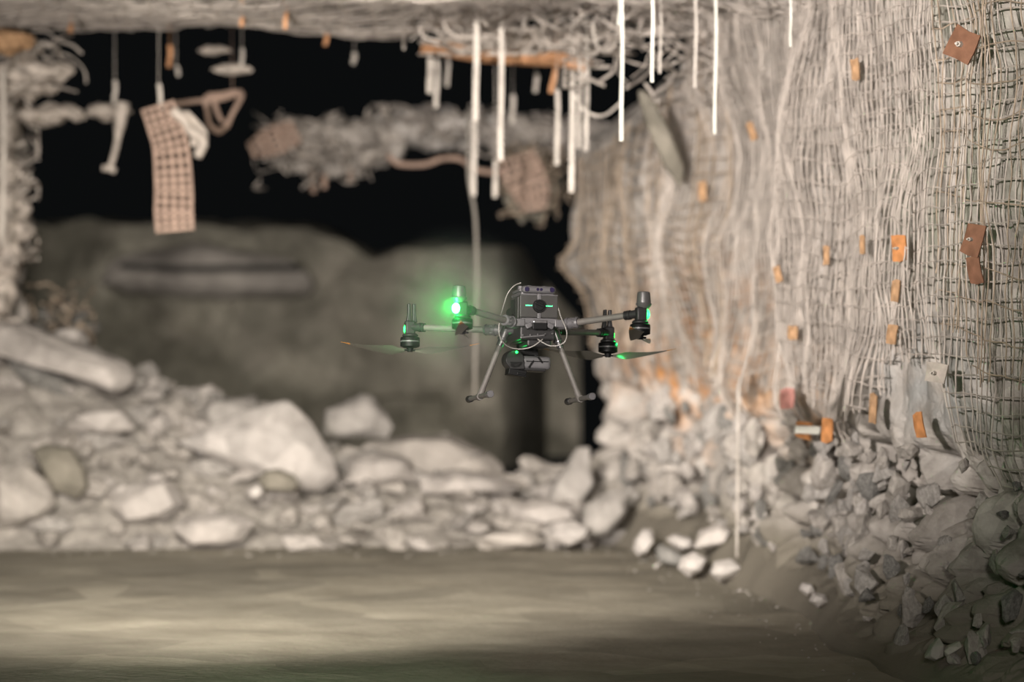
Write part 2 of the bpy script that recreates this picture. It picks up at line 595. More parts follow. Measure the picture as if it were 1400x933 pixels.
plate(1130, 588, 20, 24, M_rust, 'left one of two orange plates joined by a white bar', .1, False, outo=.10)
plate(1164, 588, 14, 34, M_rust, 'right one of two orange plates joined by a white bar', .05, False, outo=.10)
plate(1203, 95, 10, 30, M_rustd, 'slim orange plate high on the wall left of the largest brown plate', -.1, False, outo=.10)
plate(1059, 180, 9, 26, M_rustd, 'faint orange plate high on the wall near the longest right strap', -.4, False, outo=.11)
plate(989, 262, 10, 26, M_rustd, 'blurred orange sliver on the upper left part of the wall', 0, False, outo=.11)
plate(1097, 375, 8, 24, M_rustd, 'thin curved orange plate right of the drone at its top height', -.3, False, outo=.11)
plate(1166, 350, 7, 26, M_rustd, 'very thin orange plate in the brightest part of the wall', 0, False, outo=.11)
plate(1216, 335, 6, 26, M_rustd, 'thinnest orange strip just left of the bright orange plate', 0, False, outo=.11)
plate(1118, 456, 12, 20, M_rustd, 'small rusty plate on the wall at the height of the propellers', 0, False, outo=.11)
plate(1110, 545, 18, 26, M_pink, 'pink painted patch plate low in the middle of the right wall', 0, False, outo=.11)
plate(1228, 560, 9, 40, M_rustd, 'long narrow orange plate low on the wall above the broken rock', .05, False, outo=.10)

# thin white rod on the wall foot and white bar between the plates
s, z = wall_s(1148, 588)
p = wall_point(np.array([s]), np.array([z]), False)[0]
bm = bmesh.new(); box_into(bm, (p[0] - .14, p[1] - .02, p[2]), (.11, .03, .035), (0, .05, .3))
tag(bm_link('marker_bar', bm, M_strap, bevel=.006), 'short white bar joining two orange plates on the wall', 'bar')
s, z = wall_s(1072, 620)
p = wall_point(np.array([s]), np.array([z]), False)[0]
o = link('drill_rod', tubes_mesh('drill_rod', [smooth_line([(p[0] - .22, p[1] - .05, .95), (p[0] - .225, p[1] - .06, .55), (p[0] - .23, p[1] - .07, .12)], 10)], .007, 8), M_strapd)
tag(o, 'thin pale vertical rod at the foot of the right wall', 'rod')

# ------------------------------------------------------------------ floor
nu, nv = 420, 420
xs = np.linspace(-6, 4.5, nu)[:, None]; ys = np.linspace(3, 24, nv)[None, :]
X, Y = np.broadcast_arrays(xs, ys)
q = np.stack([X, Y, X * 0], -1)
Z = .022 * fbm(q * .8, 60, 3) + .010 * fbm(q * 4, 61, 3) + .012 * np.clip(blocks(q * 7, 63) - .45, 0, 1) * np.clip((X - .3) / .8, 0, 1)
Z = Z - .06 + .06 * np.clip(0, 0, 1) + .04
Zfloor = Z


def floor_z(x, y):
    q = np.array([[x, y, 0.]])
    return float((.022 * fbm(q * .8, 60, 3) + .010 * fbm(q * 4, 61, 3))[0] - .02)


o = link('floor', mesh_np('floor', np.stack([X, Y, Z], -1), grid_faces(nu, nv), True), M_floor)
tag(o, 'flat dusty grey-brown mine floor', 'floor', kind='structure')


# ------------------------------------------------------------------ roof
def roof_z(X, Y):
    q = np.stack([X, Y, X * 0], -1)
    brow = 16.6 + .35 * np.sin(X * 1.7 + .5) + .25 * fbm(q * .9, 91, 2)
    z = 2.965 + .045 * (np.maximum(Y, 13.5) - 15) + .05 * np.sin(X * 2.3 + 1) * np.clip((Y - 14) / 2, 0, 1) + .05 * fbm(q * 1.5, 90, 3)
    z = z + np.interp(X, [-3, -.6, .2, .9, 1.6], [0, 0, .04, -.06, -.2])
    lip = np.clip((Y - brow) / .35, 0, None)
    z = z + np.minimum(lip ** 1.5, 1) * .25 + np.clip(lip - 1, 0, 7) * .28
    return z


nu, nv = 420, 460
xs = np.linspace(-5.5, 3.2, nu)[:, None]; ys = np.r_[np.linspace(6, 14, 100), np.linspace(14.03, 19, 300), np.linspace(19.1, 34, 60)][None, :]
X, Y = np.broadcast_arrays(xs, ys)
q = np.stack([X, Y, X * 0], -1)
Z = roof_z(X, Y) - (blocks(q * 4, 93) - .3) * .05 - (blocks(q * 11, 94) - .3) * .025 + .02
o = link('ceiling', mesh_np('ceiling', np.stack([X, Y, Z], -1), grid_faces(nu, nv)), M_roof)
tag(o, 'low rock roof of the mine tunnel behind sagging wire mesh', 'roof', kind='structure')


def roof_mesh(name, x0, x1, y0, y1f, dx, dy, off, seed, rr, m, label, fold):
    rg = np.random.RandomState(seed)

    def pt(x, y):
        q = np.stack([x, y, x * 0 + seed], -1)
        x2 = x + fold * 1.5 * fbm(q * 2, seed, 3); y2 = y + fold * 2.2 * fbm(q * 1.8, seed + 1, 3)
        sag = .5 + .5 * np.sin(x2 * 2.9 + seed) * np.cos(y2 * 2.1 + seed)
        z = roof_z(x2, np.minimum(y2, 16.4)) - off - .05 * sag - fold * .55 * np.abs(fbm(q * 3, seed + 2, 3)) - .006 * vnoise(q * 20, seed + 3)
        return np.stack([x2, y2, z], -1)
    lines = []
    x = x0
    while x < x1:
        y = np.arange(y0, y1f(x) + rg.uniform(-.1, .1), .035)
        if len(y) > 3: lines.append(pt(np.full_like(y, x), y))
        x += dx * rg.uniform(.8, 1.2)
    y = y0
    while y < 17.6:
        xv = np.arange(x0, x1, .03)
        run = []
        for t in xv:
            if y < y1f(t): run.append(t)
            else:
                if len(run) > 3: lines.append(pt(np.array(run), np.full(len(run), y)))
                run = []
        if len(run) > 3: lines.append(pt(np.array(run), np.full(len(run), y)))
        y += dy * rg.uniform(.8, 1.2)
    o = link(name, tubes_mesh(name, lines, rr, 4), m)
    return tag(o, label, 'wire mesh')


roof_mesh('roof_mesh_sheet', -3.6, .1, 13.3, lambda x: 16.7 + .3 * math.sin(x * 2.1) + .12 * math.sin(x * 7), .11, .07, .05, 41, .0060, M_wire,
          'sagging wire mesh under the roof across the upper left', .09)
roof_mesh('roof_mesh_sheet', -.5, 1.9, 11.5, lambda x: 16.5 - .55 * x + .12 * math.sin(x * 6), .09, .08, .05, 47, .005, M_wire,
          'tangled wire mesh under the roof where it meets the right wall', .12)

# ------------------------------------------------------------------ back bench and left wall
nu, nv = 260, 150
u = np.linspace(0, 1, nu)[:, None]; v = np.linspace(0, 1, nv)[None, :]
U, Vv = np.broadcast_arrays(u, v)
Xb = -5.6 + U * 6.3
topz = np.interp(Xb, [-5, -3.3, -1.9, -1.3, -.9, .1, .4, .7], [2.25, 2.32, 2.25, 1.95, 2.05, 2.10, 1.7, 1.3])
q = np.stack([Xb, Vv * 3, Xb * 0], -1)
Vh = np.clip(Vv / .72, 0, 1)
Vt = np.clip((Vv - .72) / .28, 0, 1)
Zb = Vh * topz - .03 + .06 * Vt
Yb = 26.6 + .5 * Vh + Vt * 5 - (blocks(np.stack([Xb * 1.6, Zb * 1.6, Xb * 0], -1), 101) - .3) * .25 * (1 - Vt) - .12 * fbm(np.stack([Xb, Zb, Xb * 0], -1) * 3, 102, 4)
Yb = Yb + 2.8 * np.clip((Xb + .15) / .5, 0, 1) ** 2
Zb = Zb + .12 * fbm(np.stack([Xb * 2, Yb, Xb * 0], -1), 103, 3) * Vh
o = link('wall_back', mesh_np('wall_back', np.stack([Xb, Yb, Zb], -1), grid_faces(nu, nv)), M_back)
tag(o, 'dim blurred rock face far down the tunnel', 'rock wall', kind='structure')

# left wall stub
LW = [(-5.5, 15.6), (-4.3, 16.6), (-3.4, 17.2), (-3.02, 17.6), (-3.0, 18.1), (-3.5, 18.7), (-5.5, 19.2)]
_l = smooth_line([(a, b, 0) for a, b in LW], 6 * 20)
ls = np.linspace(0, 1, len(_l))
nu, nv = 220, 170
U = np.linspace(0, 1, nu)[:, None]; Zl = np.linspace(0, 3.6, nv)[None, :]
xl = np.interp(U, ls, _l[:, 0]) + 0 * Zl; yl = np.interp(U, ls, _l[:, 1]) + 0 * Zl; Zl = Zl + 0 * xl
q = np.stack([xl, yl, Zl], -1)
dsp = (blocks(q * 4, 111) - .4) * .10 + .10 * fbm(q * 2.2, 112, 3) + .03 * fbm(q * 9, 113, 3)
xl = xl + dsp - .05; yl = yl - dsp * .6
o = link('wall_left', mesh_np('wall_left', np.stack([xl, yl, Zl], -1), grid_faces(nu, nv)), M_ceil)
tag(o, 'edge of the rock wall on the left', 'rock wall', kind='structure')

# ------------------------------------------------------------------ rubble heap
_hp = [-120, 0, 50, 100, 180, 300, 350, 400, 440, 480, 560, 620, 680, 720, 760, 800, 840]
_hy = [430, 452, 462, 478, 515, 558, 560, 590, 615, 620, 610, 618, 655, 665, 655, 650, 700]


def heap_z(X, Y):
    X = np.asarray(X, float); Y = np.asarray(Y, float)
    px = 700 + X / np.maximum(Y, 1) * F
    zt = CZ - (np.interp(px, _hp, _hy) - 466.5) / F * 17.8
    foot = np.interp(px, [0, 400, 700, 860], [16.15, 16.05, 16.15, 16.3])
    t = np.clip((Y - foot) / (17.9 - foot), 0, 1)
    edge = np.clip((870 - px) / 90, 0, 1)
    return (zt * (t ** .9)) * edge * np.clip(1 - (Y - 18.7) / 1.8, 0, 1)


nu, nv = 300, 170
xs = np.linspace(-5.2, .95, nu)[:, None]; ys = np.linspace(15.9, 20.6, nv)[None, :]
X, Y = np.broadcast_arrays(xs, ys)
q = np.stack([X, Y, X * 0], -1)
Z = heap_z(X, Y)
Z = Z - .05 + (blocks(q * 6, 121) - .2) * .07 * np.clip(Z * 6, 0, 1) + .015 * fbm(q * 9, 122, 3)
o = link('rubble_fines', mesh_np('rubble_fines', np.stack([X, Y, Z], -1), grid_faces(nu, nv)), M_fines)
tag(o, 'mound of fine broken rock between the boulders of the heap', 'rubble', kind='stuff')


def rock_mesh(name, pts, seed, cuts=2, rough=.035, bev=.05):
    """angular broken rock: convex body of pts, edges worn, faces rough"""
    bm = bmesh.new()
    for p in pts: bm.verts.new(p)
    r = bmesh.ops.convex_hull(bm, input=bm.verts)
    bmesh.ops.delete(bm, geom=[g for g in r['geom_interior'] if isinstance(g, bmesh.types.BMVert)], context='VERTS')
    loose = [v for v in bm.verts if not v.link_faces]
    if loose: bmesh.ops.delete(bm, geom=loose, context='VERTS')
    size = max((Vector(a) - Vector(b)).length for a in pts for b in pts[:3])
    bmesh.ops.dissolve_limit(bm, angle_limit=R(9), verts=bm.verts, edges=bm.edges)
    bmesh.ops.bevel(bm, geom=bm.edges[:], offset=size * bev * .35, segments=1, profile=.5, affect='EDGES', clamp_overlap=True)
    bmesh.ops.triangulate(bm, faces=bm.faces)
    for c in range(cuts):
        long = [e for e in bm.edges if e.calc_length() > size * (.16 if c == 0 else .09)]
        if long: bmesh.ops.subdivide_edges(bm, edges=long, cuts=1)
        bmesh.ops.triangulate(bm, faces=bm.faces)
    bm.normal_update()
    co = np.array([v.co[:] for v in bm.verts]); no = np.array([v.normal[:] for v in bm.verts])
    q = co / size
    d = fbm(q * 4 + seed * 3.1, seed, 4) * rough * size + (blocks(q * 3.2 + seed, seed + 5) - .35) * rough * size * .9
    co = co + no * d[:, None]
    for v, c in zip(bm.verts, co): v.co = c
    bmesh.ops.recalc_face_normals(bm, faces=bm.faces)
    me = bpy.data.meshes.new(name)
    bm.to_mesh(me); bm.free()
    return me


def hero(outline, d, thick, m, label, name='rubble_boulder', seed=1, group=None, cat='rock', lean=0, fwd=.55, inset=.72, cuts=3, rough=.03):
    """a boulder of the given front outline (pixels seen from the tunnel mouth), at distance d and with a real thickness"""
    c = np.mean([P(x, y, d) for x, y in outline], axis=0)
    hr = random.Random(seed * 13)
    pts = []
    for x, y in outline:
        p = np.array(P(x, y, d)) - c
        p[1] += lean * p[2]
        pts.append(p)
        a = p * hr.uniform(inset * .45, min(.95, inset + .2)); a[1] = p[1] - thick * fwd * hr.uniform(.45, 1.0)
        pts.append(a)
        b = p * .86; b[1] = p[1] + thick * (1 - fwd * .5); pts.append(b)
    me = rock_mesh(name, [tuple(p) for p in pts], seed, cuts, rough)
    o = link(name, me, m, loc=tuple(c))
    return tag(o, label, cat, group)


hero([(-30, 432), (12, 436), (60, 452), (120, 478), (178, 500), (186, 520), (168, 536), (120, 520), (60, 498), (0, 492), (-30, 480)], 17.3, .35, M_rock[0],
     'long pale slab lying slanted along the top left of the heap', seed=2, lean=.5)
hero([(238, 604), (262, 592), (330, 560), (392, 549), (428, 580), (458, 625), (466, 655), (440, 672), (405, 668), (372, 640), (345, 654), (318, 632)], 16.9, .4, M_white,
     'biggest pale boulder with a dark hollow beneath it in the middle of the heap', seed=3, inset=.6)
hero([(44, 616), (60, 607), (98, 612), (116, 640), (122, 668), (104, 682), (72, 672)], 16.35, .16, M_olive,
     'smooth dark olive stone at the left of the heap', seed=4, rough=.012)
hero([(352, 656), (362, 644), (380, 641), (402, 650), (410, 664), (398, 674), (362, 672)], 16.4, .12, M_olive,
     'small dark olive stone tucked under the biggest pale boulder', seed=5, rough=.012)
hero([(440, 598), (442, 560), (470, 556), (494, 538), (512, 545), (540, 584), (530, 600)], 18.2, .25, M_rock[1],
     'pointed grey boulder standing alone on the crest left of the drone leg', seed=6)
hero([(470, 640), (500, 606), (560, 594), (618, 594), (668, 622), (688, 640), (690, 660), (600, 668), (510, 660)], 17.6, .45, M_rock[2],
     'broad smooth hump of rock on the crest below the drone', seed=7, inset=.7)
hero([(468, 660), (476, 625), (520, 618), (560, 628), (572, 660), (520, 672)], 17.1, .3, M_rock[0],
     'pale wide boulder beneath the broad hump, left side', seed=8)
hero([(575, 675), (572, 650), (620, 644), (680, 648), (718, 666), (700, 680), (640, 682)], 16.9, .3, M_rock[0],
     'flat pale slab over a dark gap in front of the broad hump', seed=9)
hero([(748, 690), (752, 665), (790, 612), (806, 612), (812, 660), (790, 708), (762, 712)], 16.9, .22, M_rock[1],
     'tall grey slab leaning against the foot of the right wall', seed=10)
hero([(792, 730), (800, 690), (838, 668), (860, 676), (858, 700), (830, 735), (805, 742)], 16.3, .2, M_rock[1],
     'grey leaning slab in front of the tall slab at the wall foot', seed=11)
hero([(742, 728), (756, 715), (786, 712), (808, 722), (806, 738), (780, 747), (752, 744)], 15.95, .2, M_white,
     'rounded whitish stone at the right foot of the heap', seed=12)
hero([(690, 688), (742, 682), (788, 694), (796, 712), (744, 720), (700, 708)], 16.5, .25, M_rock[0],
     'low pale slab right behind the rounded whitish stone', seed=13)
hero([(640, 738), (668, 728), (718, 724), (746, 738), (738, 750), (680, 750)], 16.0, .2, M_rock[2],
     'low flat stone at the heap foot left of the rounded whitish stone', seed=14)
hero([(150, 690), (180, 662), (232, 655), (255, 690), (226, 712), (170, 716)], 16.3, .25, M_rock[0],
     'blocky pale boulder at the lower left, beside a dark crevice', seed=15)
hero([(-20, 640), (30, 632), (66, 660), (80, 690), (60, 714), (0, 722), (-20, 700)], 16.25, .25, M_rock[2],
     'big dusty boulder at the left picture edge in front of the olive stone', seed=16)
hero([(232, 720), (250, 704), (320, 700), (352, 716), (330, 742), (262, 748)], 16.0, .25, M_rock[0],
     'wide pale boulder at the front foot of the heap, left of centre', seed=17)
hero([(262, 560), (300, 545), (350, 548), (365, 565), (330, 585), (285, 590)], 17.5, .25, M_rock[1],
     'grey boulder on the crest just behind the biggest pale boulder', seed=18)
hero([(90, 588), (96, 566), (170, 560), (186, 588), (150, 598)], 16.9, .25, M_rock[0],
     'flat ledge-like block in the upper left of the heap', seed=19)
hero([(335, 672), (352, 660), (362, 670), (356, 684), (342, 684)], 16.3, .1, M_white,
     'small white stone just below the biggest pale boulder', seed=20)

# generic rubble: prototypes shared by the copies
protos = []
for k in range(16):
    rg = random.Random(100 + k)
    pts = []
    ax, ay, az = rg.uniform(.8, 1.15), rg.uniform(.6, 1), rg.uniform(.42, .8)
    for _ in range(rg.choice([11, 13, 16, 20])):
        v = Vector((rg.gauss(0, 1), rg.gauss(0, 1), rg.gauss(0, 1))).normalized() * rg.uniform(.82, 1)
        pts.append((v.x * ax, v.y * ay, v.z * az))
    protos.append(rock_mesh('broken_rock', pts, 50 + k, 2 if k < 8 else 3, .035, .04))
proto_mats = {}


def rock_copy(name, k, m, loc, sc, rot, label, cat, group):
    key = (k, m.name)
    if key not in proto_mats:
        me = protos[k].copy(); me.materials.clear(); me.materials.append(m); proto_mats[key] = me
    o = bpy.data.objects.new(name, proto_mats[key])
    COL.objects.link(o)
    o.location = loc; o.scale = sc; o.rotation_euler = rot
    return tag(o, label, cat, group)


LANDMARK = [(60, 470, 'the long slanted slab'), (390, 600, 'the biggest pale boulder'), (85, 645, 'the smooth olive stone'), (490, 570, 'the pointed grey crest boulder'),
            (600, 620, 'the broad smooth hump'), (200, 685, 'the blocky pale boulder'), (20, 680, 'the big dusty left-edge boulder'), (290, 722, 'the wide front-foot boulder'),
            (135, 580, 'the ledge-like block'), (520, 650, 'the pale wide boulder under the hump'), (650, 665, 'the flat pale slab over a gap'), (780, 665, 'the tall leaning slab'),
            (830, 705, 'the front leaning slab'), (780, 730, 'the rounded whitish stone'), (690, 740, 'the low flat foot stone'), (430, 730, 'the middle foot of the heap'), (560, 735, 'the foot of the heap under the drone')]


def near_what(px, py):
    a = min(LANDMARK, key=lambda l: (l[0] - px) ** 2 + (l[1] - py) ** 2)
    dx, dy = px - a[0], py - a[1]
    w = ('left of' if dx < 0 else 'right of') if abs(dx) > abs(dy) else ('behind and above' if dy < 0 else 'in front of')
    return w + ' ' + a[2]


rg = random.Random(5)
n = 0
for i in range(330):
    t = rg.random() ** .9
    px = rg.uniform(-30, 850)
    foot = 16.05
    d = foot + t * 2.2
    r = rg.choice([.06, .08, .10, .13, .17]) * rg.uniform(.8, 1.15)
    if t < .12: r *= .7
    x = X_of(px, d)
    z = float(heap_z(x, d))
    if n >= 290: break
    n += 1
    m, tone = rg.choice([(M_rock[0], 'pale'), (M_rock[0], 'pale'), (M_rock[1], 'grey'), (M_rock[2], 'dusty'), (M_rock[2], 'dusty'), (M_slate, 'dark') if rg.random() < .2 else (M_rock[1], 'grey')])
    zc = z + r * .12
    lab = ('large ' if r > .13 else 'medium ' if r > .085 else 'small ') + tone + ' broken rock ' + near_what(px, 466.5 - (zc - CZ) / d * F)
    rock_copy('broken_rock', rg.randrange(16), m, (x, d, zc), (r * rg.uniform(.9, 1.6), r, r * rg.uniform(.6, 1.0)),
              (rg.uniform(-.5, .5), rg.uniform(-.5, .5), rg.uniform(0, 6.3)), lab, 'rock', lab.replace('broken rock', 'broken rocks'))
# far purple grey lumps at the left
for i, (px, py, r) in enumerate([(60, 428, .10), (85, 415, .10), (108, 432, .12), (124, 448, .10), (72, 450, .12), (95, 455, .13), (48, 445, .12), (116, 462, .12), (60, 470, .14), (90, 478, .16), (125, 485, .14)]):
    rock_copy('broken_rock', rg.randrange(16), M_slate, P(px, py, 18.9), (r * .8, r, r), (rg.uniform(0, 3), rg.uniform(0, 3), 0),
              'dark slate grey lump piled behind the top left slab', 'rock', 'slate lumps behind the left slab')

# stones along the right side of the floor
hero([(866, 752), (868, 738), (880, 722), (892, 724), (895, 740), (884, 757), (872, 761)], ground_d(879, 757) - .04, .1, M_white, 'upright whitish stone, first from the heap along the wall foot', 'loose_stone', seed=31, rough=.015)
hero([(910, 738), (922, 730), (946, 736), (952, 750), (930, 754)], ground_d(932, 764) - .04, .14, M_white, 'flat whitish stone lying on top of a dark slate block', 'loose_stone', seed=32, rough=.015)
hero([(895, 752), (902, 744), (924, 752), (936, 762), (928, 774), (904, 772), (897, 764)], ground_d(912, 770) - .04, .14, M_slate, 'dark slate block among white stones at the wall foot', 'loose_stone', seed=33)
hero([(926, 778), (932, 762), (950, 754), (968, 764), (960, 782), (942, 790)], ground_d(946, 786) - .04, .14, M_white, 'whitish angular stone next to the dark slate block', 'loose_stone', seed=34, rough=.015)
hero([(970, 784), (976, 768), (1000, 764), (1014, 774), (1008, 790), (982, 796)], ground_d(991, 792) - .04, .14, M_white, 'pale stone farthest forward in the white stone cluster', 'loose_stone', seed=35, rough=.015)
hero([(948, 748), (956, 726), (985, 716), (1002, 724), (994, 742), (968, 752)], ground_d(975, 748) - .04, .2, M_rock[0], 'grey-white stone at the back of the white stone cluster', 'loose_stone', seed=36)
hero([(1092, 806), (1098, 797), (1110, 799), (1116, 810), (1104, 816)], ground_d(1104, 812) - .04, .07, M_white, 'small pale pebble-like stone on the floor, upper of a pair', 'loose_stone', seed=37)
hero([(1106, 822), (1112, 811), (1128, 813), (1134, 824), (1118, 831)], ground_d(1119, 827) - .04, .08, M_white, 'small pale stone on the floor, lower of a pair', 'loose_stone', seed=38)
hero([(1264, 900), (1272, 884), (1284, 872), (1290, 880), (1290, 898), (1278, 905)], ground_d(1279, 901) - .04, .07, M_rock[1], 'grey wedge-shaped stone near the bottom right', 'loose_stone', seed=39, rough=.012)
hero([(1289, 890), (1296, 884), (1312, 877), (1317, 883), (1302, 896), (1292, 898)], ground_d(1301, 894) - .04, .05, M_rock[0], 'small pale block beside the grey wedge-shaped stone', 'loose_stone', seed=40, rough=.012)
hero([(1333, 945), (1338, 918), (1352, 905), (1362, 916), (1362, 945)], 9.9, .09, M_rock[1], 'grey angular stone at the bottom right corner, left of the corner block', 'loose_stone', seed=41, rough=.015)
hero([(1358, 945), (1366, 915), (1384, 892), (1402, 886), (1420, 905), (1420, 945)], 9.8, .12, M_rock[0], 'large pale block cut by the bottom right corner', 'loose_stone', seed=42, rough=.015)

rg = random.Random(11)
foot = [(870, 755), (1000, 775), (1100, 815), (1180, 850), (1260, 890), (1330, 930), (1400, 970)]
for i in range(70):
    t = rg.random()
    px = np.interp(t, np.linspace(0, 1, 7), [f[0] for f in foot]) + rg.gauss(0, 10)
    py = np.interp(t, np.linspace(0, 1, 7), [f[1] for f in foot]) + abs(rg.gauss(0, 14)) - 10
    d = CZ * F / (py - 466.5)
    x = X_of(px, d)
    r = rg.choice([.012, .018, .024, .035, .045])
    rock_copy('floor_stone', rg.randrange(16), rg.choice([M_rock[1], M_slate, M_rock[2], M_rock[0]]), (x, d, floor_z(x, d) + r * .25), (r * 1.2, r, r * .85),
              (rg.uniform(-.4, .4), rg.uniform(-.4, .4), rg.uniform(0, 6)), 'small loose stone on the floor along the foot of the right wall', 'stone', 'small stones along the right wall foot')
# blocks lying against the broken lower wall
WMARK = [(1400, 'at the right picture edge'), (1323, 'below the pinkish square plate'), (1264, 'below the bright orange plate'), (1150, 'below the joined orange plates'), (1072, 'by the thin vertical rod'),
         (980, 'behind the white stone cluster'), (880, 'behind the upright whitish stone')]
for i in range(235):
    s = rg.uniform(s_at(9.3), s_at(17.0))
    z = rg.random() * .62 + float(np.interp(wall_xy(s)[1], [9, 10.5, 12, 17], [.02, .08, .16, .2]))
    p = wall_point(np.array([s]), np.array([z]), False)[0]
    nx, ny = [float(v) for v in wall_nrm(s)]
    r = rg.choice([.045, .06, .075, .095, .12]) * rg.uniform(.8, 1.1) * (.62 + .38 * (p[1] - 9.5) / 6)
    oo = .035
    px = 700 + p[0] / p[1] * F
    m, tone = rg.choice([(M_rock[1], 'grey'), (M_slate, 'dark'), (M_rock[2], 'dusty'), (M_rock[0], 'pale'), (M_rock[1], 'grey'), (M_rock[2], 'dusty')])
    lab = tone + ' angular block ' + ('low' if z < .2 else 'midway' if z < .45 else 'high') + ' in the broken wall foot ' + min(WMARK, key=lambda w: abs(w[0] - px))[1]
    rock_copy('fallen_block', rg.randrange(16), m, (p[0] + nx * oo, p[1] + ny * oo, z),
              (r * .75, r * .9, r * 1.4), (rg.uniform(-.35, .35), rg.uniform(-.5, .5), rg.uniform(0, 6)), lab, 'rock', lab.replace('block', 'blocks'))

# gravel: nobody could count it
V, Fc = [], []
rg = np.random.RandomState(3)
octv = np.array([(1, 0, 0), (-1, 0, 0), (0, 1, 0), (0, -1, 0), (0, 0, 1), (0, 0, -1)], float)
octf = [(0, 2, 4), (2, 1, 4), (1, 3, 4), (3, 0, 4), (2, 0, 5), (1, 2, 5), (3, 1, 5), (0, 3, 5)]
k = 0
while k < 600:
    y = rg.uniform(9, 16.3)
    xw = float(np.interp(y, [9, 9.74, 11.85, 15, 16.5], [1.7, 1.55, 1.44, 1.14, .6]))
    x = xw - abs(rg.normal(0, .25)) + .05
    if rg.rand() < .18: y = rg.uniform(15.6, 16.2); x = rg.uniform(-3.2, .5)
    r = rg.uniform(.003, .007) * (1.4 if y > 15 else 1)
    jit = octv * rg.uniform(.6, 1.3, (6, 3)) * r * np.array([1.2, 1.2, .8]) + rg.normal(0, r * .25, (6, 3))
    V.append(jit + [x, y, floor_z(x, y) + r * .3]); Fc += [[a + k * 6 for a in f] for f in octf]
    k += 1
o = link('gravel', mesh_np('gravel', np.concatenate(V), Fc), M_fines)
tag(o, 'scattered grit and gravel on the dusty floor', 'gravel', kind='stuff')

# rock ledge on the far wall
hero([(132, 388), (150, 352), (200, 336), (300, 334), (400, 350), (432, 380), (430, 402), (300, 408), (170, 404)], 26.3, .4, M_rock[2],
     'pale blurred ledge with a dark groove on the far wall', 'rock_ledge', seed=51, cat='rock', inset=.92)
o = link('dark_groove', tubes_mesh('dark_groove', [smooth_line([P(165, 364, 26.1), P(250, 368, 26.0), P(330, 367, 25.98), P(410, 366, 26.05)], 12)], .03, 8), plain('groove_black', (.05, .05, .045), .8))  # dark tube added where a shaded groove crosses the ledge
tag(o, 'dark blurred strip standing in for the shaded groove across the pale ledge on the far wall', 'groove')


# ------------------------------------------------------------------ hanging straps
def hang(px, y0, y1, wpx, d, m, label, cat='strap', name='hanging_strap', slant=0, wob=3, wire=True, group=None):
    zt = Z_of(y0, d)
    top = float(roof_z(np.array([X_of(px, d)]), np.array([d]))[0]) + .03
    bm = bmesh.new()
    h = random.Random(int(px * 3 + y1))
    w = wpx * .82 / F * d
    pts = []
    n = 9
    for k in range(n):
        t = k / (n - 1)
        pts.append(Vector(P(px + slant * t + math.sin(t * 5 + h.random() * .6) * wob * .3 * (k > 0), y0 + (y1 - y0) * t, d)) + Vector((0, .015 * math.sin(t * 4 + px), 0)))
    if y0 <= 5:
        pts = [Vector((pts[0].x, d, max(top, zt + .02)))] + pts
    # a bent steel or plastic strap: a shallow channel with real thickness
    ribbon_into(bm, pts, w, max(.004, w * .22), (1, .25 * h.uniform(-1, 1), 0))
    if y0 > 5 and wire:
        ribbon_into(bm, [Vector((pts[0].x, d, top)), pts[0] - Vector((0, 0, .004))], .003, .003)
    bmesh.ops.subdivide_edges(bm, edges=[e for e in bm.edges if e.calc_length() > .05], cuts=1)
    o = bm_link(name, bm, m)
    return tag(o, label, cat, group)


hang(850, 0, 193, 6, 12.2, M_strap, 'longest bright white strap hanging from the roof, above the drone to the right')
hang(846, 0, 34, 4, 12.3, M_strap, 'short white strap directly beside the longest bright strap')
hang(892, 0, 113, 6, 11.6, M_strap, 'bright white strap hanging second from the longest one')
hang(903, 18, 100, 4, 13.0, M_strapd, 'dull thin strap just right of a bright white one')
hang(951, 0, 120, 5, 12.8, M_strapd, 'dull strap hanging in front of the upper wall, left of a white one')
hang(978, 0, 183, 5, 12.2, M_strap, 'long thin white strap hanging in front of the upper right wall')
hang(1081, 0, 65, 4, 11.8, M_strap, 'rightmost thin white strap at the top of the picture')
hang(651, 28, 165, 9, 15.0, M_strapd, 'broad pale strap hanging above the centre, thick end at its top')
hang(648, 165, 268, 8, 16.8, M_strapd, 'greyish strap below the broad pale one')
hang(685, 38, 220, 8, 15.0, M_strapd, 'long pale strap right of the broad one above the centre')
hang(677, 220, 270, 7, 16.5, M_strapd, 'short grey strap end below the long pale strap', wob=1)
hang(762, 122, 226, 7, 15.5, M_strapd, 'pale strap hanging left of a group of four')
hang(782, 98, 263, 8, 14.8, M_strapd, 'pale strap reaching lowest in the group of four right of centre')
hang(792, 80, 203, 6, 15.3, M_strapd, 'third pale strap of the group of four right of centre')
hang(802, 50, 206, 7, 15.0, M_strapd, 'rightmost pale strap of the group of four right of centre')
hang(588, 80, 127, 9, 16.5, M_strapd, 'stubby pale strap under the left end of the orange band')
hang(597, 82, 148, 7, 16.6, M_strapd, 'slightly longer stubby strap under the left end of the orange band')
hang(612, 78, 118, 6, 16.9, M_strapd, 'short grey strap, third under the left of the orange band')
hang(733, 100, 126, 7, 17.0, M_strapd, 'short pale strap below the middle of the orange band')
hang(760, 88, 127, 8, 16.2, M_wood, 'short rusty strap slanting under the right of the orange band', slant=-6)
hang(701, 130, 168, 7, 17.6, M_strapd, 'dim short strap between the long pale straps')
hang(157, 110, 142, 6, 16.8, M_strapd, 'short grey strap above the bone-like scrap at the left')
hang(217, 115, 148, 7, 15.6, M_strapd, 'short pale strap holding the brown grid strip', slant=4)
hang(232, 62, 92, 7, 16.6, M_wood, 'short orange strap above the brown grid strip')
hang(240, 90, 104, 6, 16.8, M_strapd, 'tiny grey strap end above the brown grid strip', slant=6)
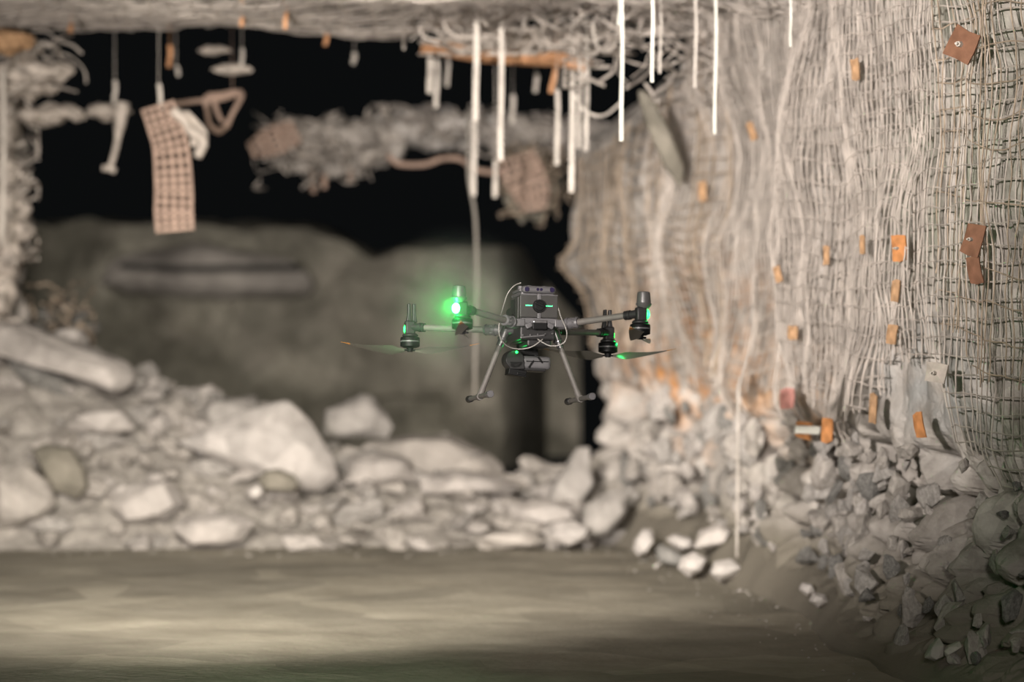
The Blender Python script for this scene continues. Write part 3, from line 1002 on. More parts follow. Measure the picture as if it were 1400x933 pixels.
hang(331, 66, 90, 6, 16.8, M_strapd, 'short whitish strap above the curled loop of mesh')
hang(331, 0, 36, 7, 14.9, M_wood, 'orange strap in the roof mesh at the top, left of another')
hang(391, 0, 40, 7, 14.9, M_wood, 'yellowish strap in the roof mesh at the top, right of an orange one')
hang(446, 46, 62, 7, 16.2, M_wood, 'small orange strap end just under the roof mesh')
hang(484, 72, 88, 7, 17.2, M_strapd, 'tiny pale strap end hanging alone in the dark')
hang(97, 32, 44, 8, 16.0, M_wood, 'small orange knob under the roof mesh at the upper left')
# long thin cable behind the drone
o = link('hanging_cable', tubes_mesh('hanging_cable', [smooth_line([P(640, 150, 17), P(641, 240, 17), P(650, 300, 17), P(652, 400, 17), P(650, 470, 17), P(649, 545, 17)], 24)], .010, 8), plain('grey_cable', (.22, .205, .18), .8, 0, .2))
tag(o, 'long thin cable hanging straight down behind the drone', 'cable')

# orange band with the drooping mesh above it
pts = [P(578, 66, 16.4), P(610, 68, 16.2), P(660, 76, 16.0), P(720, 80, 15.9), P(770, 82, 15.8), P(805, 90, 15.7)]
bm = bmesh.new(); ribbon_into(bm, [Vector(p) for p in smooth_line(pts, 20)], .075, .02, (0, .5, 1))
bm2 = None
tag(bm_link('rusty_band', bm, M_wood), 'long rust orange steel band sagging under the roof right of centre', 'steel band')


def sheet_wires(name, fn, nu, nv, rr, m, label, seed=0, jitter=.006, cat='wire mesh', fill=None):
    """wire mesh patch: fn(u,v)->point"""
    lines = []
    rg = np.random.RandomState(seed)
    for i in range(nu + 1):
        L = np.array([fn(i / nu, t) for t in np.linspace(0, 1, 26)]); lines.append(L + rg.normal(0, jitter, L.shape) * .4)
    for j in range(nv + 1):
        L = np.array([fn(t, j / nv) for t in np.linspace(0, 1, 26)]); lines.append(L + rg.normal(0, jitter, L.shape) * .4)
    o = link(name, tubes_mesh(name, lines, rr, 4), m)
    return tag(o, label, cat)


def lobe(x0, x1, ytop, ybot, d, depth, seed):
    def f(u, v):
        px = x0 + (x1 - x0) * u
        prof = math.sin(math.pi * min(1, max(0, u))) ** .7
        y = ytop + (ybot - ytop) * prof * math.sin(math.pi * v / 2 + .0) + 3 * math.sin(u * 9 + seed)
        return np.array(P(px, y, d + depth * math.cos(math.pi * v / 2 * 2) * .5)) + .02 * np.array([math.sin(v * 9 + seed), 0, math.cos(u * 11 + seed)])
    return f


def drape(name, x0, x1, ytop, ybot, d, label, seed, m=None, depth=.35, bumps=.05):
    """dusty torn matting sagging in a lobe, a thick lumpy body"""
    nu, nv = 46, 22
    u = np.linspace(0, 1, nu)[:, None]; a = np.linspace(0, 2 * math.pi, nv, endpoint=True)[None, :]
    U, A = np.broadcast_arrays(u, a)
    prof = np.clip(np.sin(math.pi * U), 0, 1) ** .6
    cx = X_of(x0 + (x1 - x0) * U, d)
    zc = Z_of((ytop + ybot) / 2, d); hz = (ybot - ytop) / 2 / F * d
    q = np.stack([U * 5, np.cos(A), np.sin(A)], -1)
    rr = prof * (1 + .35 * fbm(q * 1.3 + seed, seed, 3)) + .02
    Zz = zc + hz * np.sin(A) * rr + .15 * hz * fbm(np.stack([U * 3, U * 0, U * 0 + seed], -1), seed, 2)
    Yy = d + depth / 2 * np.cos(A) * rr
    Xx = cx + .03 * fbm(q * 2, seed + 3, 2)
    V = np.stack([Xx, Yy, Zz], -1)
    nn = (blocks(V * 9, seed) - .3) * bumps
    V[..., 2] += nn * np.sin(A); V[..., 1] += nn * np.cos(A)
    o = link(name, mesh_np(name, V, grid_faces(nu, nv), False), m or M_cloth)
    return tag(o, label, 'matting' if 'matting' in label else 'rock')


drape('sagging_matting', 600, 760, 30, 72, 16.6, 'pale matting bulging down just above the orange band', 61)
drape('sagging_matting', 700, 830, 34, 62, 16.9, 'narrow pale matting roll behind the straps right of centre', 62)
drape('sagging_matting', -20, 102, 82, 112, 16.6, 'pointed pale matting lobe at the upper left edge', 63, depth=.3)
drape('sagging_matting', -20, 80, 106, 134, 16.8, 'second pale matting lobe below the pointed one at the left edge', 64)
drape('sagging_matting', -10, 56, 60, 84, 16.5, 'small pale matting fold above the pointed lobe at the left edge', 65)
drape('sagging_matting', 22, 116, 143, 172, 17.0, 'torn matting drooping above the dark opening at the left', 66)
drape('sagging_matting', 118, 178, 142, 160, 17.2, 'small matting roll above the bone-like scrap at the left', 67)
drape('stone_flake', 274, 314, 62, 76, 17.0, 'small whitish rock flake hanging in mesh above the grid strip', 68, depth=.1, bumps=.01)
drape('stone_flake', 292, 344, 88, 102, 17.0, 'flat whitish rock flake hanging below a smaller flake', 69, depth=.1, bumps=.01)
drape('stone_flake', 470, 500, 42, 50, 16.6, 'tiny pale rock flake under the roof mesh', 70, depth=.08, bumps=.01)
drape('roof_boulder', -40, 46, 38, 72, 15.8, 'brownish orange rock wedged at the upper left corner', 71, M_rustd, .3, .02)

# second brow: rock caught in sagging mesh
drape('caught_rock_mass', 360, 560, 158, 232, 20.0, 'left part of the rock mass caught in mesh over the dark opening', 72, M_ceil, .6, .12)
drape('caught_rock_mass', 480, 720, 150, 204, 20.2, 'pale middle part of the rock mass caught in mesh over the dark opening', 73, M_white, .6, .10)
drape('caught_rock_mass', 640, 860, 160, 206, 20.0, 'right part of the rock mass caught in mesh over the dark opening', 74, M_ceil, .6, .12)
drape('caught_rock_mass', 686, 768, 208, 300, 19.0, 'drooping dark bag of rock below the right part of the mass', 75, M_olive, .4, .08)
rgs = np.random.RandomState(77)


def tangle(name, x0, x1, y0, y1, d, n, label, seed, rr=.008, m=None, L=60):
    rg = np.random.RandomState(seed)
    lines = []
    for k in range(n):
        x = rg.uniform(x0, x1); y = rg.uniform(y0, y1); a = rg.uniform(0, 6.3)
        pts = []
        for j in range(5):
            pts.append(P(min(max(x, x0 - 8), x1 + 8), min(max(y, y0 - 8), y1 + 8), d + rg.normal(0, .12)))
            a += rg.normal(0, .7); x += math.cos(a) * L / 4; y += math.sin(a) * L / 6
        lines.append((smooth_line(pts, 16), rr * rg.uniform(.6, 1.4)))
    o = link(name, tubes_mesh(name, lines, rr, 4), m or M_wire)
    return tag(o, label, 'wire mesh')


tangle('torn_wire', 355, 500, 160, 250, 19.6, 46, 'tangle of torn wire around the left part of the caught rock', 81)
tangle('torn_wire', 500, 760, 152, 208, 19.8, 50, 'tangle of torn wire over the middle of the caught rock', 82)
tangle('torn_wire', 690, 775, 205, 300, 18.7, 34, 'tangle of torn wire around the drooping dark bag', 83, m=M_wire2)
tangle('torn_wire', 560, 870, 12, 66, 15.2, 60, 'loose wires trailing from the roof mesh above the orange band', 84, .006, L=110)
tangle('torn_wire', 780, 1040, 20, 130, 14.6, 60, 'torn wires hanging where the roof meets the right wall', 85, .006, L=110)
tangle('torn_wire', -10, 44, 120, 430, 17.0, 44, 'crumpled wire column down the left edge of the picture', 86, .009, L=70)
tangle('torn_wire', 30, 120, 395, 470, 18.4, 34, 'dark tangled wire over the slate lumps at the left', 87, .008, M_wire2)
tangle('torn_wire', 20, 110, 40, 130, 16.3, 14, 'loose wires around the pale matting lobes at the upper left', 88, .006, L=90)


# left edge column: hanging crumpled folds and a pale rod
def fold(x0, x1, y0, y1, d, seed):
    hero([(x0, y0), (x1, y0 + 8), (x1 + 4, (y0 + y1) / 2), (x1 - 6, y1 - 6), (x0, y1)], d, .25, M_cloth, None, seed=seed)


for i, (x1, y0, y1, lab) in enumerate([(24, 140, 210, 'topmost'), (36, 215, 262, 'second'), (44, 262, 312, 'widest'), (50, 300, 330, 'pointed'), (30, 320, 380, 'long'), (22, 372, 432, 'lowest')]):
    hero([(-25, y0), (x1 * .7, y0), (x1, (y0 + y1) / 2), (x1 * .6, y1), (-25, y1)], 17.2, .2, M_cloth,
         lab + ' fold of dusty matting in the crumpled column at the left edge', 'matting_fold', seed=90 + i, cat='matting', rough=.06)
o = link('pale_rod', tubes_mesh('pale_rod', [smooth_line([P(4, 95, 16.3), P(5, 200, 16.3), P(3, 335, 16.3)], 10)], .016, 8), M_strapd)
tag(o, 'pale vertical rod at the very left edge of the picture', 'rod')

# bone-like scrap, loops, trailing pipe
o = link('bent_scrap', tubes_mesh('bent_scrap', [(smooth_line([P(168, 140, 17), P(164, 165, 17), P(160, 195, 17), P(153, 222, 17), P(148, 232, 17)], 16), np.interp(np.linspace(0, 1, 17), [0, .3, .45, .9, 1], [.045, .035, .018, .016, .03])),
                                                 (smooth_line([P(140, 230, 17), P(150, 231, 17), P(158, 234, 17)], 8), .018)], .02, 8), M_cloth)
tag(o, 'bone-shaped dusty scrap hanging in the dark opening at the left', 'scrap')
loopw = []
for a, b in ((0, 0), (5, 4)):
    loopw.append(smooth_line([P(284 - a, 130 + b, 17), P(325 + a, 130 - b, 17), P(318, 155, 16.95), P(302 + a, 180 - b, 17), P(288, 172, 17.05), P(283, 150, 17), P(284 - a, 130 + b, 17)], 36))
loopw.append(smooth_line([P(240, 142, 17), P(270, 138, 17), P(300, 136, 17), P(318, 131, 17)], 12))
loopw.append(smooth_line([P(292, 138, 17), P(300, 160, 17), P(306, 168, 17)], 12))
loopw.append((np.array([P(318, 131, 17), P(317, 60, 17.1), P(317, 10, 17.2)]), .002))
o = link('mesh_loop', tubes_mesh('mesh_loop', loopw, .014, 8), M_geo)
tag(o, 'triangular curled loop of mesh band right of the brown grid strip', 'mesh scrap')
o = link('rope_scrap', tubes_mesh('rope_scrap', [(smooth_line([P(236, 150, 15.6), P(252, 165, 15.62), P(262, 180, 15.62), P(278, 192, 15.62), P(270, 214, 15.65)], 20), .028)] +
                              [(smooth_line([P(240 + 4 * k, 152, 15.63), P(262 + 5 * k, 170 + 3 * k, 15.64), P(262 + 3 * k, 200, 15.63)], 10), .008) for k in range(5)], .02, 8), M_cloth)
tag(o, 'knotted dusty rope scrap clinging beside the brown grid strip', 'scrap')
o = link('sagging_hose', tubes_mesh('sagging_hose', [smooth_line([P(530, 212, 19), P(545, 224, 19), P(580, 225, 19), P(605, 217, 19), P(630, 218, 19), P(650, 232, 19), P(690, 236, 19), P(720, 228, 19)], 40)], .018, 8), M_geo)
tag(o, 'brownish hose sagging under the caught rock mass', 'hose')
for k, (px, y0, y1, dx) in enumerate([(428, 238, 264, 2), (446, 236, 258, -2), (478, 222, 250, 2), (745, 262, 296, 0)]):
    hang(px, y0 - 42, y1, 8, 19.1 if px > 700 else 19.95, M_geo, ['stubby brown strap under the left end of the caught rock', 'stubby brown strap next to the left one under the caught rock',
                                      'stubby strap under the caught rock nearest the centre', 'dim strap beside the drooping dark bag'][k], slant=dx, wire=False)
# thin arcs right of the straps
for pts, lab in ((smooth_line([P(810, 30, 14.5), P(815, 60, 14.5), P(830, 71, 14.5), P(843, 55, 14.5), P(848, 30, 14.5)], 24), 'thin wire looping low beside the longest white strap, upper loop'),
                 (smooth_line([P(786, 130, 14.8), P(800, 152, 14.8), P(825, 158, 14.8), P(850, 140, 14.8)], 24), 'thin slack wire slung behind the pale straps, lower loop')):
    tag(link('looped_wire', tubes_mesh('looped_wire', [pts], .006, 8), M_strapd), lab, 'wire')
# broken slab and crack line on the upper right
hero([(872, 122), (892, 128), (925, 190), (940, 250), (928, 262), (905, 225), (880, 170)], 15.1, .12, M_olive, 'pointed dark slab standing in for a shaded crevice at the top left of the right wall', 'crevice_slab', seed=57)  # dark colour stands in for the shade along a crevice edge


# geogrid strip
def grid_strip(name, centre, widths, cols, rows, d, m, label, wave=.02, bandf=.62):
    C = smooth_line([P(x, y, d) for x, y in centre], rows * 4)
    n = len(C)
    Wd = np.interp(np.linspace(0, 1, n), np.linspace(0, 1, len(widths)), widths) / F * d
    bm = bmesh.new()
    T = np.gradient(C, axis=0); T /= np.linalg.norm(T, axis=1)[:, None]
    Sd = np.stack([T[:, 2] * -1, T[:, 1] * 0, T[:, 0]], 1); Sd /= np.linalg.norm(Sd, axis=1)[:, None]
    Cw = C + np.array([0, 1, 0])[None, :] * (wave * np.sin(np.linspace(0, 9, n)))[:, None]
    for c in range(cols + 1):
        u = (c / cols - .5)
        ribbon_into(bm, [Vector(Cw[i] + Sd[i] * u * Wd[i]) for i in range(n)], [w / cols * bandf for w in Wd], .005)
    for r in range(rows + 1):
        i = min(n - 1, int(round(r * (n - 1) / rows)))
        a = Vector(Cw[i] - Sd[i] * Wd[i] * .56); b = Vector(Cw[i] + Sd[i] * Wd[i] * .56)
        step = np.linalg.norm(C[-1] - C[0]) / rows
        ribbon_into(bm, [a, (a + b) / 2 + Vector((0, -.004, 0)), b], step * bandf, .006, (T[i][0], T[i][1], T[i][2]))
    o = bm_link(name, bm, m)
    return tag(o, label, 'grid strip')


grid_strip('grid_strip', [(216, 146), (224, 172), (233, 200), (237, 235), (238, 262), (237, 290), (239, 314)], [42, 42, 44, 46, 47, 48, 47], 4, 16, 15.6, M_geo,
           'brown square-holed grid strip hanging down in the dark opening', bandf=.46)
grid_strip('grid_scrap', [(345, 205), (365, 196), (385, 188), (402, 180)], [20, 34, 36, 30], 4, 5, 19.4, M_geo,
           'diamond-shaped brown grid scrap at the left end of the caught rock', bandf=.5)
grid_strip('grid_scrap', [(708, 215), (716, 240), (726, 262), (730, 285)], [44, 52, 46, 30], 5, 7, 18.5, M_geo,
           'dim brown grid scrap wrapped over the drooping dark bag', bandf=.4)

# ------------------------------------------------------------------ the drone
K_body = plain('drone_dark_plastic', (.008, .0078, .008), .45, 0, .12, 40, .15)
K_grey = plain('drone_grey_plastic', (.040, .039, .041), .42, 0, .22, 40, .12)
K_batt = plain('drone_battery_case', (.015, .0146, .0138), .5, 0, .15, 30, .15)
K_tube = plain('drone_arm_tube', (.048, .044, .040), .6, 0, .3, 30, .12)
K_metal = plain('drone_clamp', (.085, .083, .085), .3, .7, .5, 40, .15)
K_black = plain('drone_black', (.002, .002, .0022), .5, 0, .08)
K_lens = plain('drone_lens', (.01, .008, .02), .08, 0, .8)
K_cable = plain('drone_cable', (.11, .105, .097), .5, 0, .4)
K_prop = plain('drone_propeller', (.045, .042, .036), .35, 0, .5)
K_tip = plain('drone_propeller_tip', (.35, .15, .03), .5, 0, .5)
G_led = emit('green_led', (.012, 1.0, .07), 170)
G_led2 = emit('green_led_side', (.012, 1.0, .08), 3)
G_small = emit('green_indicator', (.05, 1.0, .30), .55)
K_cone = plain('drone_antenna_dome', (.03, .0295, .029), .32, 0, .5)

drone = empty('drone', P(725, 445, 10.0), 'black four-armed camera drone with glowing green lights hovering in mid-air', 'drone')
# nose turned left and dipped, right side a little low
drone.rotation_mode = 'ZXY'
RZ, RX, RY = R(13), R(-4.2), R(1.6)
drone.rotation_euler = (Matrix.Rotation(RZ, 3, 'Z') @ Matrix.Rotation(RX, 3, 'X') @ Matrix.Rotation(RY, 3, 'Y')).to_euler('XYZ')
drone.rotation_mode = 'XYZ'


def part(name, bm, m, parent=None, smooth=False, bevel=0, label=None, seg=2):
    o = bm_link(name, bm, m, parent or drone, smooth, bevel, seg=seg)
    if label: o['label'] = label
    return o


# battery bay
bm = bmesh.new(); box_into(bm, (0, -.035, .05), (.125, .15, .088)); part('body_shell', bm, K_body, bevel=.006)
bm = bmesh.new(); box_into(bm, (0, .075, .03), (.115, .13, .075)); box_into(bm, (0, .13, .015), (.09, .08, .05)); part('nose_shell', bm, K_body, bevel=.014, seg=3)
for sx in (-1, 1):
    bm = bmesh.new(); box_into(bm, (sx * .0355, -.117, .055), (.0625, .02, .078))
    b = part('battery', bm, K_batt, bevel=.003)
    bm = bmesh.new()
    for k in range(4):
        box_into(bm, (sx * .0355 + (k - 1.5) * .0062, -.1278, .057), (.0036, .0025, .0034))
    part('charge_light', bm, G_small, b, label='row of green battery lights')
    bm = bmesh.new(); box_into(bm, (sx * .0355, -.1268, .094), (.058, .002, .0025)); part('battery_rim', bm, K_grey, b)
bm = bmesh.new(); cyl_into(bm, (0, -.126, .056), (0, -.137, .056), .0225, .0225, 28); cyl_into(bm, (0, -.136, .056), (0, -.139, .056), .018, .016, 28)
kn = part('battery_lock_knob', bm, K_black, smooth=True, bevel=.001)
bm = bmesh.new(); box_into(bm, (0, -.141, .060), (.036, .006, .009), (0, .35, 0)); part('knob_grip', bm, K_black, kn, bevel=.002)
bm = bmesh.new(); box_into(bm, (0, -.129, .088), (.012, .006, .022)); box_into(bm, (0, -.129, .022), (.012, .006, .020)); part('lock_strip', bm, K_grey, bevel=.0015)
# vents on both flanks
for sx in (-1, 1):
    bm = bmesh.new(); box_into(bm, (sx * .0645, -.045, .052), (.006, .10, .076)); v = part('side_panel', bm, K_batt, bevel=.002)
    bm = bmesh.new()
    for k in range(12):
        box_into(bm, (sx * .0685, -.035, .022 + k * .0054), (.003, .05, .0028))
    part('vent_slats', bm, K_black, v)
# top cover and rear sensor bar
bm = bmesh.new()
vs = box_into(bm, (0, -.035, .101), (.118, .155, .014))
part('top_cover', bm, K_grey, bevel=.005)
bm = bmesh.new()
box_into(bm, (0, -.118, .1125), (.118, .03, .025)); part_bar = part('sensor_bar', bm, K_grey, bevel=.0115, seg=5)
for x in (-.044, .044):
    bm = bmesh.new(); cyl_into(bm, (x, -.130, .1125), (x, -.1345, .1125), .0088, .0082, 20); part('sensor_lens', bm, K_lens, part_bar, smooth=True)
for x in (-.0062, .0062):
    bm = bmesh.new(); cyl_into(bm, (x, -.130, .1125), (x, -.1345, .1125), .0054, .005, 16); part('infrared_window', bm, K_lens, part_bar, smooth=True)
bm = bmesh.new()
box_into(bm, (-.052, -.045, .112), (.022, .11, .010)); part('top_rail', bm, K_grey, bevel=.003)
bm = bmesh.new(); box_into(bm, (.052, -.045, .112), (.022, .11, .010)); part('top_rail', bm, K_grey, bevel=.003)
for x, y in ((-.027, -.09), (.028, -.085), (-.05, -.06)):
    bm = bmesh.new(); cyl_into(bm, (x, y, .105), (x, y, .129), .011, .0095, 16); box_into(bm, (x + .009, y, .124), (.012, .008, .006))
    part('expansion_port', bm, K_grey, smooth=True, bevel=.001)
# chassis plate
bm = bmesh.new()
box_into(bm, (0, -.125, .004), (.125, .03, .020)); box_into(bm, (0, 0, -.004), (.135, .27, .022))
for sx in (-1, 1): box_into(bm, (sx * .07, -.128, -.003), (.035, .032, .026)); box_into(bm, (sx * .038, -.135, -.012), (.024, .016, .018), (0, sx * .5, 0))
part('chassis', bm, K_grey, bevel=.003)
bm = bmesh.new(); box_into(bm, (0, -.144, .001), (.046, .012, .010)); part('rear_latch', bm, K_metal, bevel=.002)
bm = bmesh.new(); box_into(bm, (0, -.140, -.014), (.052, .014, .024)); part('rear_socket', bm, K_black, bevel=.003)
bm = bmesh.new(); box_into(bm, (0, .01, -.034), (.125, .25, .05)); box_into(bm, (.01, -.03, -.066), (.085, .13, .03)); box_into(bm, (0, .02, -.055), (.10, .18, .02)); part('belly', bm, K_body, bevel=.006)
bm = bmesh.new(); box_into(bm, (-.02, -.118, -.048), (.085, .012, .006), (0, -.12, 0))
for k in range(5): cyl_into(bm, (-.055 + k * .026, -.122, -.045 + k * .002), (-.055 + k * .026, -.128, -.045 + k * .002), .003, .003, 8)
part('belly_rail', bm, K_metal, bevel=.001)


def arm(sx, rear):
    y0 = -.128 if rear else .10
    a = Vector((sx * .088, y0, -.004 if rear else -.012))
    if rear: b = Vector((sx * .307, -.315, .024))
    else: b = Vector((sx * .362, .315, .008))
    d = (b - a).normalized()
    bm = bmesh.new(); cyl_into(bm, a + d * .03, b - d * .022, .0118, .0108, 24)
    ar = part('arm', bm, K_tube, smooth=True)
    # hinge clamp at the root
    bm = bmesh.new()
    cyl_into(bm, a - d * .018, a + d * .012, .0165, .019, 20); cyl_into(bm, a + d * .012, a + d * .020, .0215, .0215, 20)
    cyl_into(bm, a + d * .020, a + d * .048, .0195, .0185, 20); cyl_into(bm, a + d * .048, a + d * .056, .0205, .018, 20)
    if not rear: cyl_into(bm, a - d * .05, a - d * .015, .018, .017, 20)
    part('hinge_clamp', bm, K_metal if not rear else K_grey, ar, smooth=True, bevel=.001)
    for q in range(3):
        bm = bmesh.new(); box_into(bm, a + d * .034 + Vector((0, -.018, (q - 1) * .012)), (.016, .006, .004)); part('clamp_rib', bm, K_metal, ar)
    # sleeve at the motor end
    bm = bmesh.new()
    cyl_into(bm, b - d * .058, b - d * .050, .0155, .0155, 20); cyl_into(bm, b - d * .046, b - d * .036, .0165, .0165, 20); cyl_into(bm, b - d * .050, b - d * .01, .0135, .015, 20)
    part('arm_sleeve', bm, K_body, ar, smooth=True)
    # motor mount
    bm = bmesh.new()
    dl = Vector((sx * .012, 0, 0))
    box_into(bm, b + Vector((sx * .002, 0, -.004)), (.036, .036, .052)); cyl_into(bm, b + Vector((0, 0, -.034)), b + Vector((0, 0, -.022)), .031, .024, 24)
    part('motor_mount', bm, K_body, ar, bevel=.006, smooth=True)
    if rear:
        c = b + dl
        bm = bmesh.new(); lathe_into(bm, [(.018, .018), (.0265, .030), (.0275, .034), (.0245, .036), (.0225, .062), (.021, .072), (.017, .0745)], c, 28)
        part('antenna_dome', bm, K_cone, ar, smooth=True)
        lz, lh = -.002, .040
        lc = c + Vector((sx * .012, -.010 if sx < 0 else -.004, lz))
    else:
        bm = bmesh.new()
        for q in (-1, 1):
            ribbon_into(bm, [b + Vector((sx * -.004 + q * .011, 0, .015)), b + Vector((sx * -.004 + q * .009, 0, .045)), b + Vector((sx * -.003 + q * .009, 0, .083))], [.018, .012, .010], .022, (1, 0, 0))
        part('antenna_fin', bm, K_body, ar, bevel=.003)
        lc = b + Vector((sx * .019, 0, -.008)); lh = .034
    # side light on the outer face
    bm = bmesh.new()
    bmesh.ops.create_icosphere(bm, subdivisions=3, radius=1, matrix=Matrix.Translation(lc) @ Matrix.Diagonal(((.013 if sx < 0 else .0085) if rear else .005, .014 if (rear and sx < 0) else .010, lh / 2 * .85, 1)))
    bright = rear and sx < 0
    part('status_light', bm, G_led if bright else G_led2, ar, smooth=True, label='glowing green status light')
    # motor, hung under the arm
    bm = bmesh.new(); lathe_into(bm, [(.010, -.075), (.022, -.074), (.0325, -.070), (.0345, -.0685), (.0345, -.0395), (.033, -.037), (.026, -.034)], b, 32)
    mo = part('motor', bm, K_black, ar, smooth=True)
    bm = bmesh.new(); lathe_into(bm, [(.0355, -.0535), (.0355, -.049)], b, 32); part('motor_ring', bm, K_grey, mo, smooth=True)
    bm = bmesh.new(); cyl_into(bm, b + Vector((0, 0, -.088)), b + Vector((0, 0, -.074)), .010, .013, 16); box_into(bm, b + Vector((0, 0, -.082)), (.04, .014, .006))
    hub = part('propeller_hub', bm, K_black, ar, bevel=.001)
    # two blades at rest
    ang = {(-1, False): R(1), (1, False): R(-3), (-1, True): R(90), (1, True): R(80)}[(sx, rear)]
    for h in (0, 1):
        bm = bmesh.new(); bmt = bmesh.new()
        A = ang + h * math.pi
        rot = Matrix.Rotation(A - RZ, 3, 'Z')
        N_ = 20
        rings = []
        for k in range(N_ + 1):
            t = k / N_
            r = .018 + t * .228
            ch = np.interp(t, [0, .08, .22, .5, .85, 1], [.014, .026, .056, .042, .020, .005])
            pit = R(np.interp(t, [0, .2, 1], [40, 34, 10]))
            cone = .028 * t * t * (1 if not rear else .6)
            th = np.interp(t, [0, .2, 1], [.006, .004, .0012])
            ring = []
            for (u, w) in ((-.5, 0), (-.2, .5), (.2, .4), (.5, 0), (.2, -.35), (-.2, -.4)):
                yy = u * ch; z_ = w * th
                p = Vector((r, yy * math.cos(pit) - z_ * math.sin(pit), yy * math.sin(pit) + z_ * math.cos(pit) + cone - .083))
                ring.append(b + rot @ p)
            rings.append(ring)

        def sk(bmx, rs):
            vv = [[bmx.verts.new(p) for p in rr_] for rr_ in rs]
            for a_, b_ in zip(vv, vv[1:]):
                for q in range(6): bmx.faces.new((a_[q], a_[(q + 1) % 6], b_[(q + 1) % 6], b_[q]))
            bmx.faces.new(vv[0][::-1]); bmx.faces.new(vv[-1])
        sk(bm, rings[:18]); sk(bmt, rings[17:])
        bl = part('propeller_blade', bm, K_prop, ar, smooth=True)
        # tips are painted, kept in the blade as a sub piece of the arm assembly
        part('blade_tip', bmt, K_tip, ar, smooth=True, label='orange painted blade tip')
    return ar


for sx in (-1, 1):
    for rear in (True, False): arm(sx, rear)

# landing gear
for sx in (-1, 1):
    a = Vector((sx * .090, 0, -.028)); b = Vector((sx * .178, -.005, -.252))
    d = (b - a).normalized()
    bm = bmesh.new(); cyl_into(bm, a + d * .03, b - d * .01, .0098, .0098, 24)
    lg = part('landing_leg', bm, K_tube, smooth=True)
    bm = bmesh.new(); cyl_into(bm, a - d * .012, a + d * .022, .0165, .0155, 20); cyl_into(bm, a + d * .022, a + d * .03, .018, .018, 20); cyl_into(bm, a + d * .03, a + d * .052, .014, .0125, 20)
    cyl_into(bm, a + Vector((-sx * .03, 0, .012)), a + Vector((0, 0, .006)), .016, .016, 16)
    part('leg_socket', bm, K_metal, lg, smooth=True, bevel=.001)
    bm = bmesh.new(); cyl_into(bm, b + Vector((0, -.014, 0)), b + Vector((0, .014, 0)), .0125, .0125, 20); cyl_into(bm, b - d * .03, b, .0115, .012, 20)
    part('leg_tee', bm, K_tube, lg, smooth=True)
    bm = bmesh.new(); cyl_into(bm, b + Vector((0, -.17, 0)), b + Vector((0, .17, 0)), .0085, .0085, 20)
    sk_ = part('skid', bm, K_tube, lg, smooth=True)
    for e in (-1, 1):
        bm = bmesh.new(); cyl_into(bm, b + Vector((0, e * .135, 0)), b + Vector((0, e * .176, 0)), .0115, .0125, 20)
        part('rubber_foot', bm, K_body if e > 0 else K_grey, sk_, smooth=True, bevel=.002)

# payload on its gimbal
bm = bmesh.new()
cyl_into(bm, (.012, .085, -.06), (.012, .085, -.092), .022, .019, 20); box_into(bm, (.018, .085, -.10), (.09, .035, .022)); box_into(bm, (.060, .085, -.118), (.016, .035, .05))
gb = part('gimbal', bm, K_black, bevel=.004)
bm = bmesh.new(); cyl_into(bm, (-.005, .03, -.07), (.045, .055, -.085), .010, .010, 12); cyl_into(bm, (.05, .03, -.05), (.05, .05, -.09), .012, .012, 12); part('gimbal_damper', bm, K_black, gb, smooth=True)
bm = bmesh.new()
vs = box_into(bm, (.048, .06, -.137), (.108, .075, .046), (0, R(1), 0)); part('payload_housing', bm, K_grey, gb, bevel=.012, seg=4)
bm = bmesh.new()
box_into(bm, (.052, .021, -.1335), (.078, .004, .003)); box_into(bm, (.030, .021, -.143), (.006, .004, .030), (0, R(35), 0)); box_into(bm, (.062, .021, -.128), (.006, .004, .026), (0, R(-40), 0)); part('housing_groove', bm, K_black, gb)
bm = bmesh.new(); box_into(bm, (.035, .062, -.160), (.10, .07, .012), (0, R(2), 0)); part('payload_underside', bm, K_body, gb, bevel=.004)
bm = bmesh.new(); cyl_into(bm, (-.028, .02, -.128), (-.028, .09, -.128), .034, .034, 26); cyl_into(bm, (-.052, .05, -.128), (-.028, .05, -.128), .026, .030, 22); box_into(bm, (-.02, .055, -.148), (.055, .07, .03)); part('sensor_head', bm, K_body, gb, smooth=True, bevel=.004)
bm = bmesh.new(); box_into(bm, (-.018, .05, -.174), (.064, .06, .022), (0, R(8), 0)); box_into(bm, (-.006, .018, -.178), (.03, .004, .008), (0, R(8), 0)); part('lens_block', bm, K_black, gb, bevel=.003)
bm = bmesh.new(); bmesh.ops.create_icosphere(bm, subdivisions=2, radius=.0048, matrix=Matrix.Translation((-.024, .014, -.1035))); part('payload_light', bm, G_led2, gb, smooth=True, label='small bright green light on the payload')

gb.location = (-.020, 0, .010)


def green_glow(loc, e, r):
    l = bpy.data.lights.new('green_spill', 'POINT'); l.energy = e; l.color = (.02, 1, .16); l.shadow_soft_size = r
    o = bpy.data.objects.new('green_spill', l); COL.objects.link(o); o.parent = drone; o.location = loc


green_glow((-.357, -.35, .022), 1.5, .008)
green_glow((.345, -.315, .022), .15, .006)
green_glow((-.43, .235, -.085), .22, .006)  # added away from the status light to put green on the blade root
green_glow((.40, .300, -.03), .12, .006)
green_glow((-.052, .002, -.088), .02, .003)
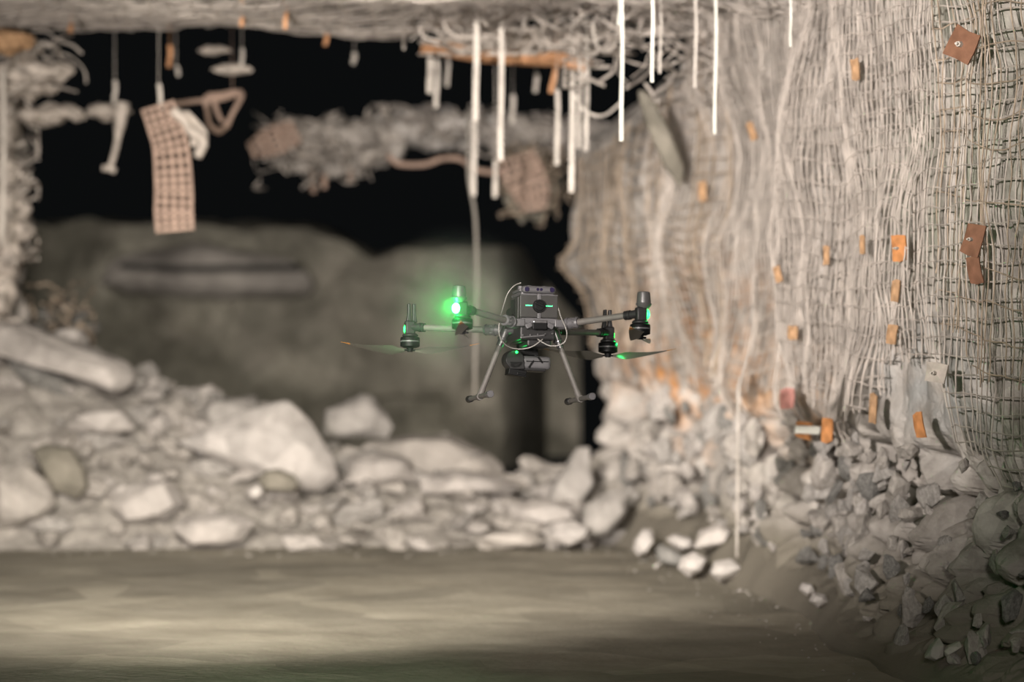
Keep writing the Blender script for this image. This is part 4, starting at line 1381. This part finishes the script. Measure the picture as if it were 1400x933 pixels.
# scatter volume added to make the bright lamp's glow, thickest there, thinning out smoothly
m = bpy.data.materials.new('glow_haze'); m.use_nodes = True
N = m.node_tree.nodes; L = m.node_tree.links; N.clear()
_o = N.new('ShaderNodeOutputMaterial'); _v = N.new('ShaderNodeVolumeScatter')
_t = N.new('ShaderNodeTexCoord'); _l = N.new('ShaderNodeVectorMath'); _l.operation = 'LENGTH'
_m = N.new('ShaderNodeMapRange'); _m.interpolation_type = 'SMOOTHSTEP'
_m.inputs[1].default_value = 0; _m.inputs[2].default_value = .30; _m.inputs[3].default_value = .24; _m.inputs[4].default_value = 0
L.new(_t.outputs['Object'], _l.inputs[0]); L.new(_l.outputs['Value'], _m.inputs[0]); L.new(_m.outputs[0], _v.inputs['Density'])
L.new(_v.outputs[0], _o.inputs['Volume'])
bm = bmesh.new(); bmesh.ops.create_icosphere(bm, subdivisions=4, radius=.37)
o = bm_link('glow_haze', bm, m, smooth=True, loc=tuple(drone.matrix_basis @ Vector((-.33, -.34, .02))))
tag(o, 'thin haze volume added for the green glow around the brightest drone light', 'haze', kind='stuff')

# cables, in the drone's own frame
Rm = drone.rotation_euler.to_matrix()
D0 = Vector(drone.location)


def loc_of(px, py, dy):
    return Rm.inverted() @ (Vector(P(px, py, 10.0 + dy)) - D0)


for name, pts, r, lab in (
        ('antenna_cable', [(712, 387, -.10), (703, 391, -.06), (694, 402, -.05), (688, 420, -.08), (684, 436, -.16), (682, 452, -.18), (686, 466, -.16), (697, 475, -.14), (712, 477.5, -.13), (728, 474, -.13), (742, 464, -.12)], .0022, 'thin pale cable looping round the left side'),
        ('power_cable', [(761, 416, -.09), (764, 424, -.10), (767, 434, -.12), (772, 445, -.14), (775, 455, -.14), (773, 466, -.13), (765, 472, -.13), (752, 473, -.13), (741, 468, -.12), (733, 463, -.11), (727, 465, -.10)], .0022, 'thin pale cable looping on the right side')):
    me = tubes_mesh(name, [smooth_line([loc_of(*p) for p in pts], 60)], r, 8)
    o = link(name, me, K_cable, drone); o['label'] = lab
bpy.context.view_layer.update()
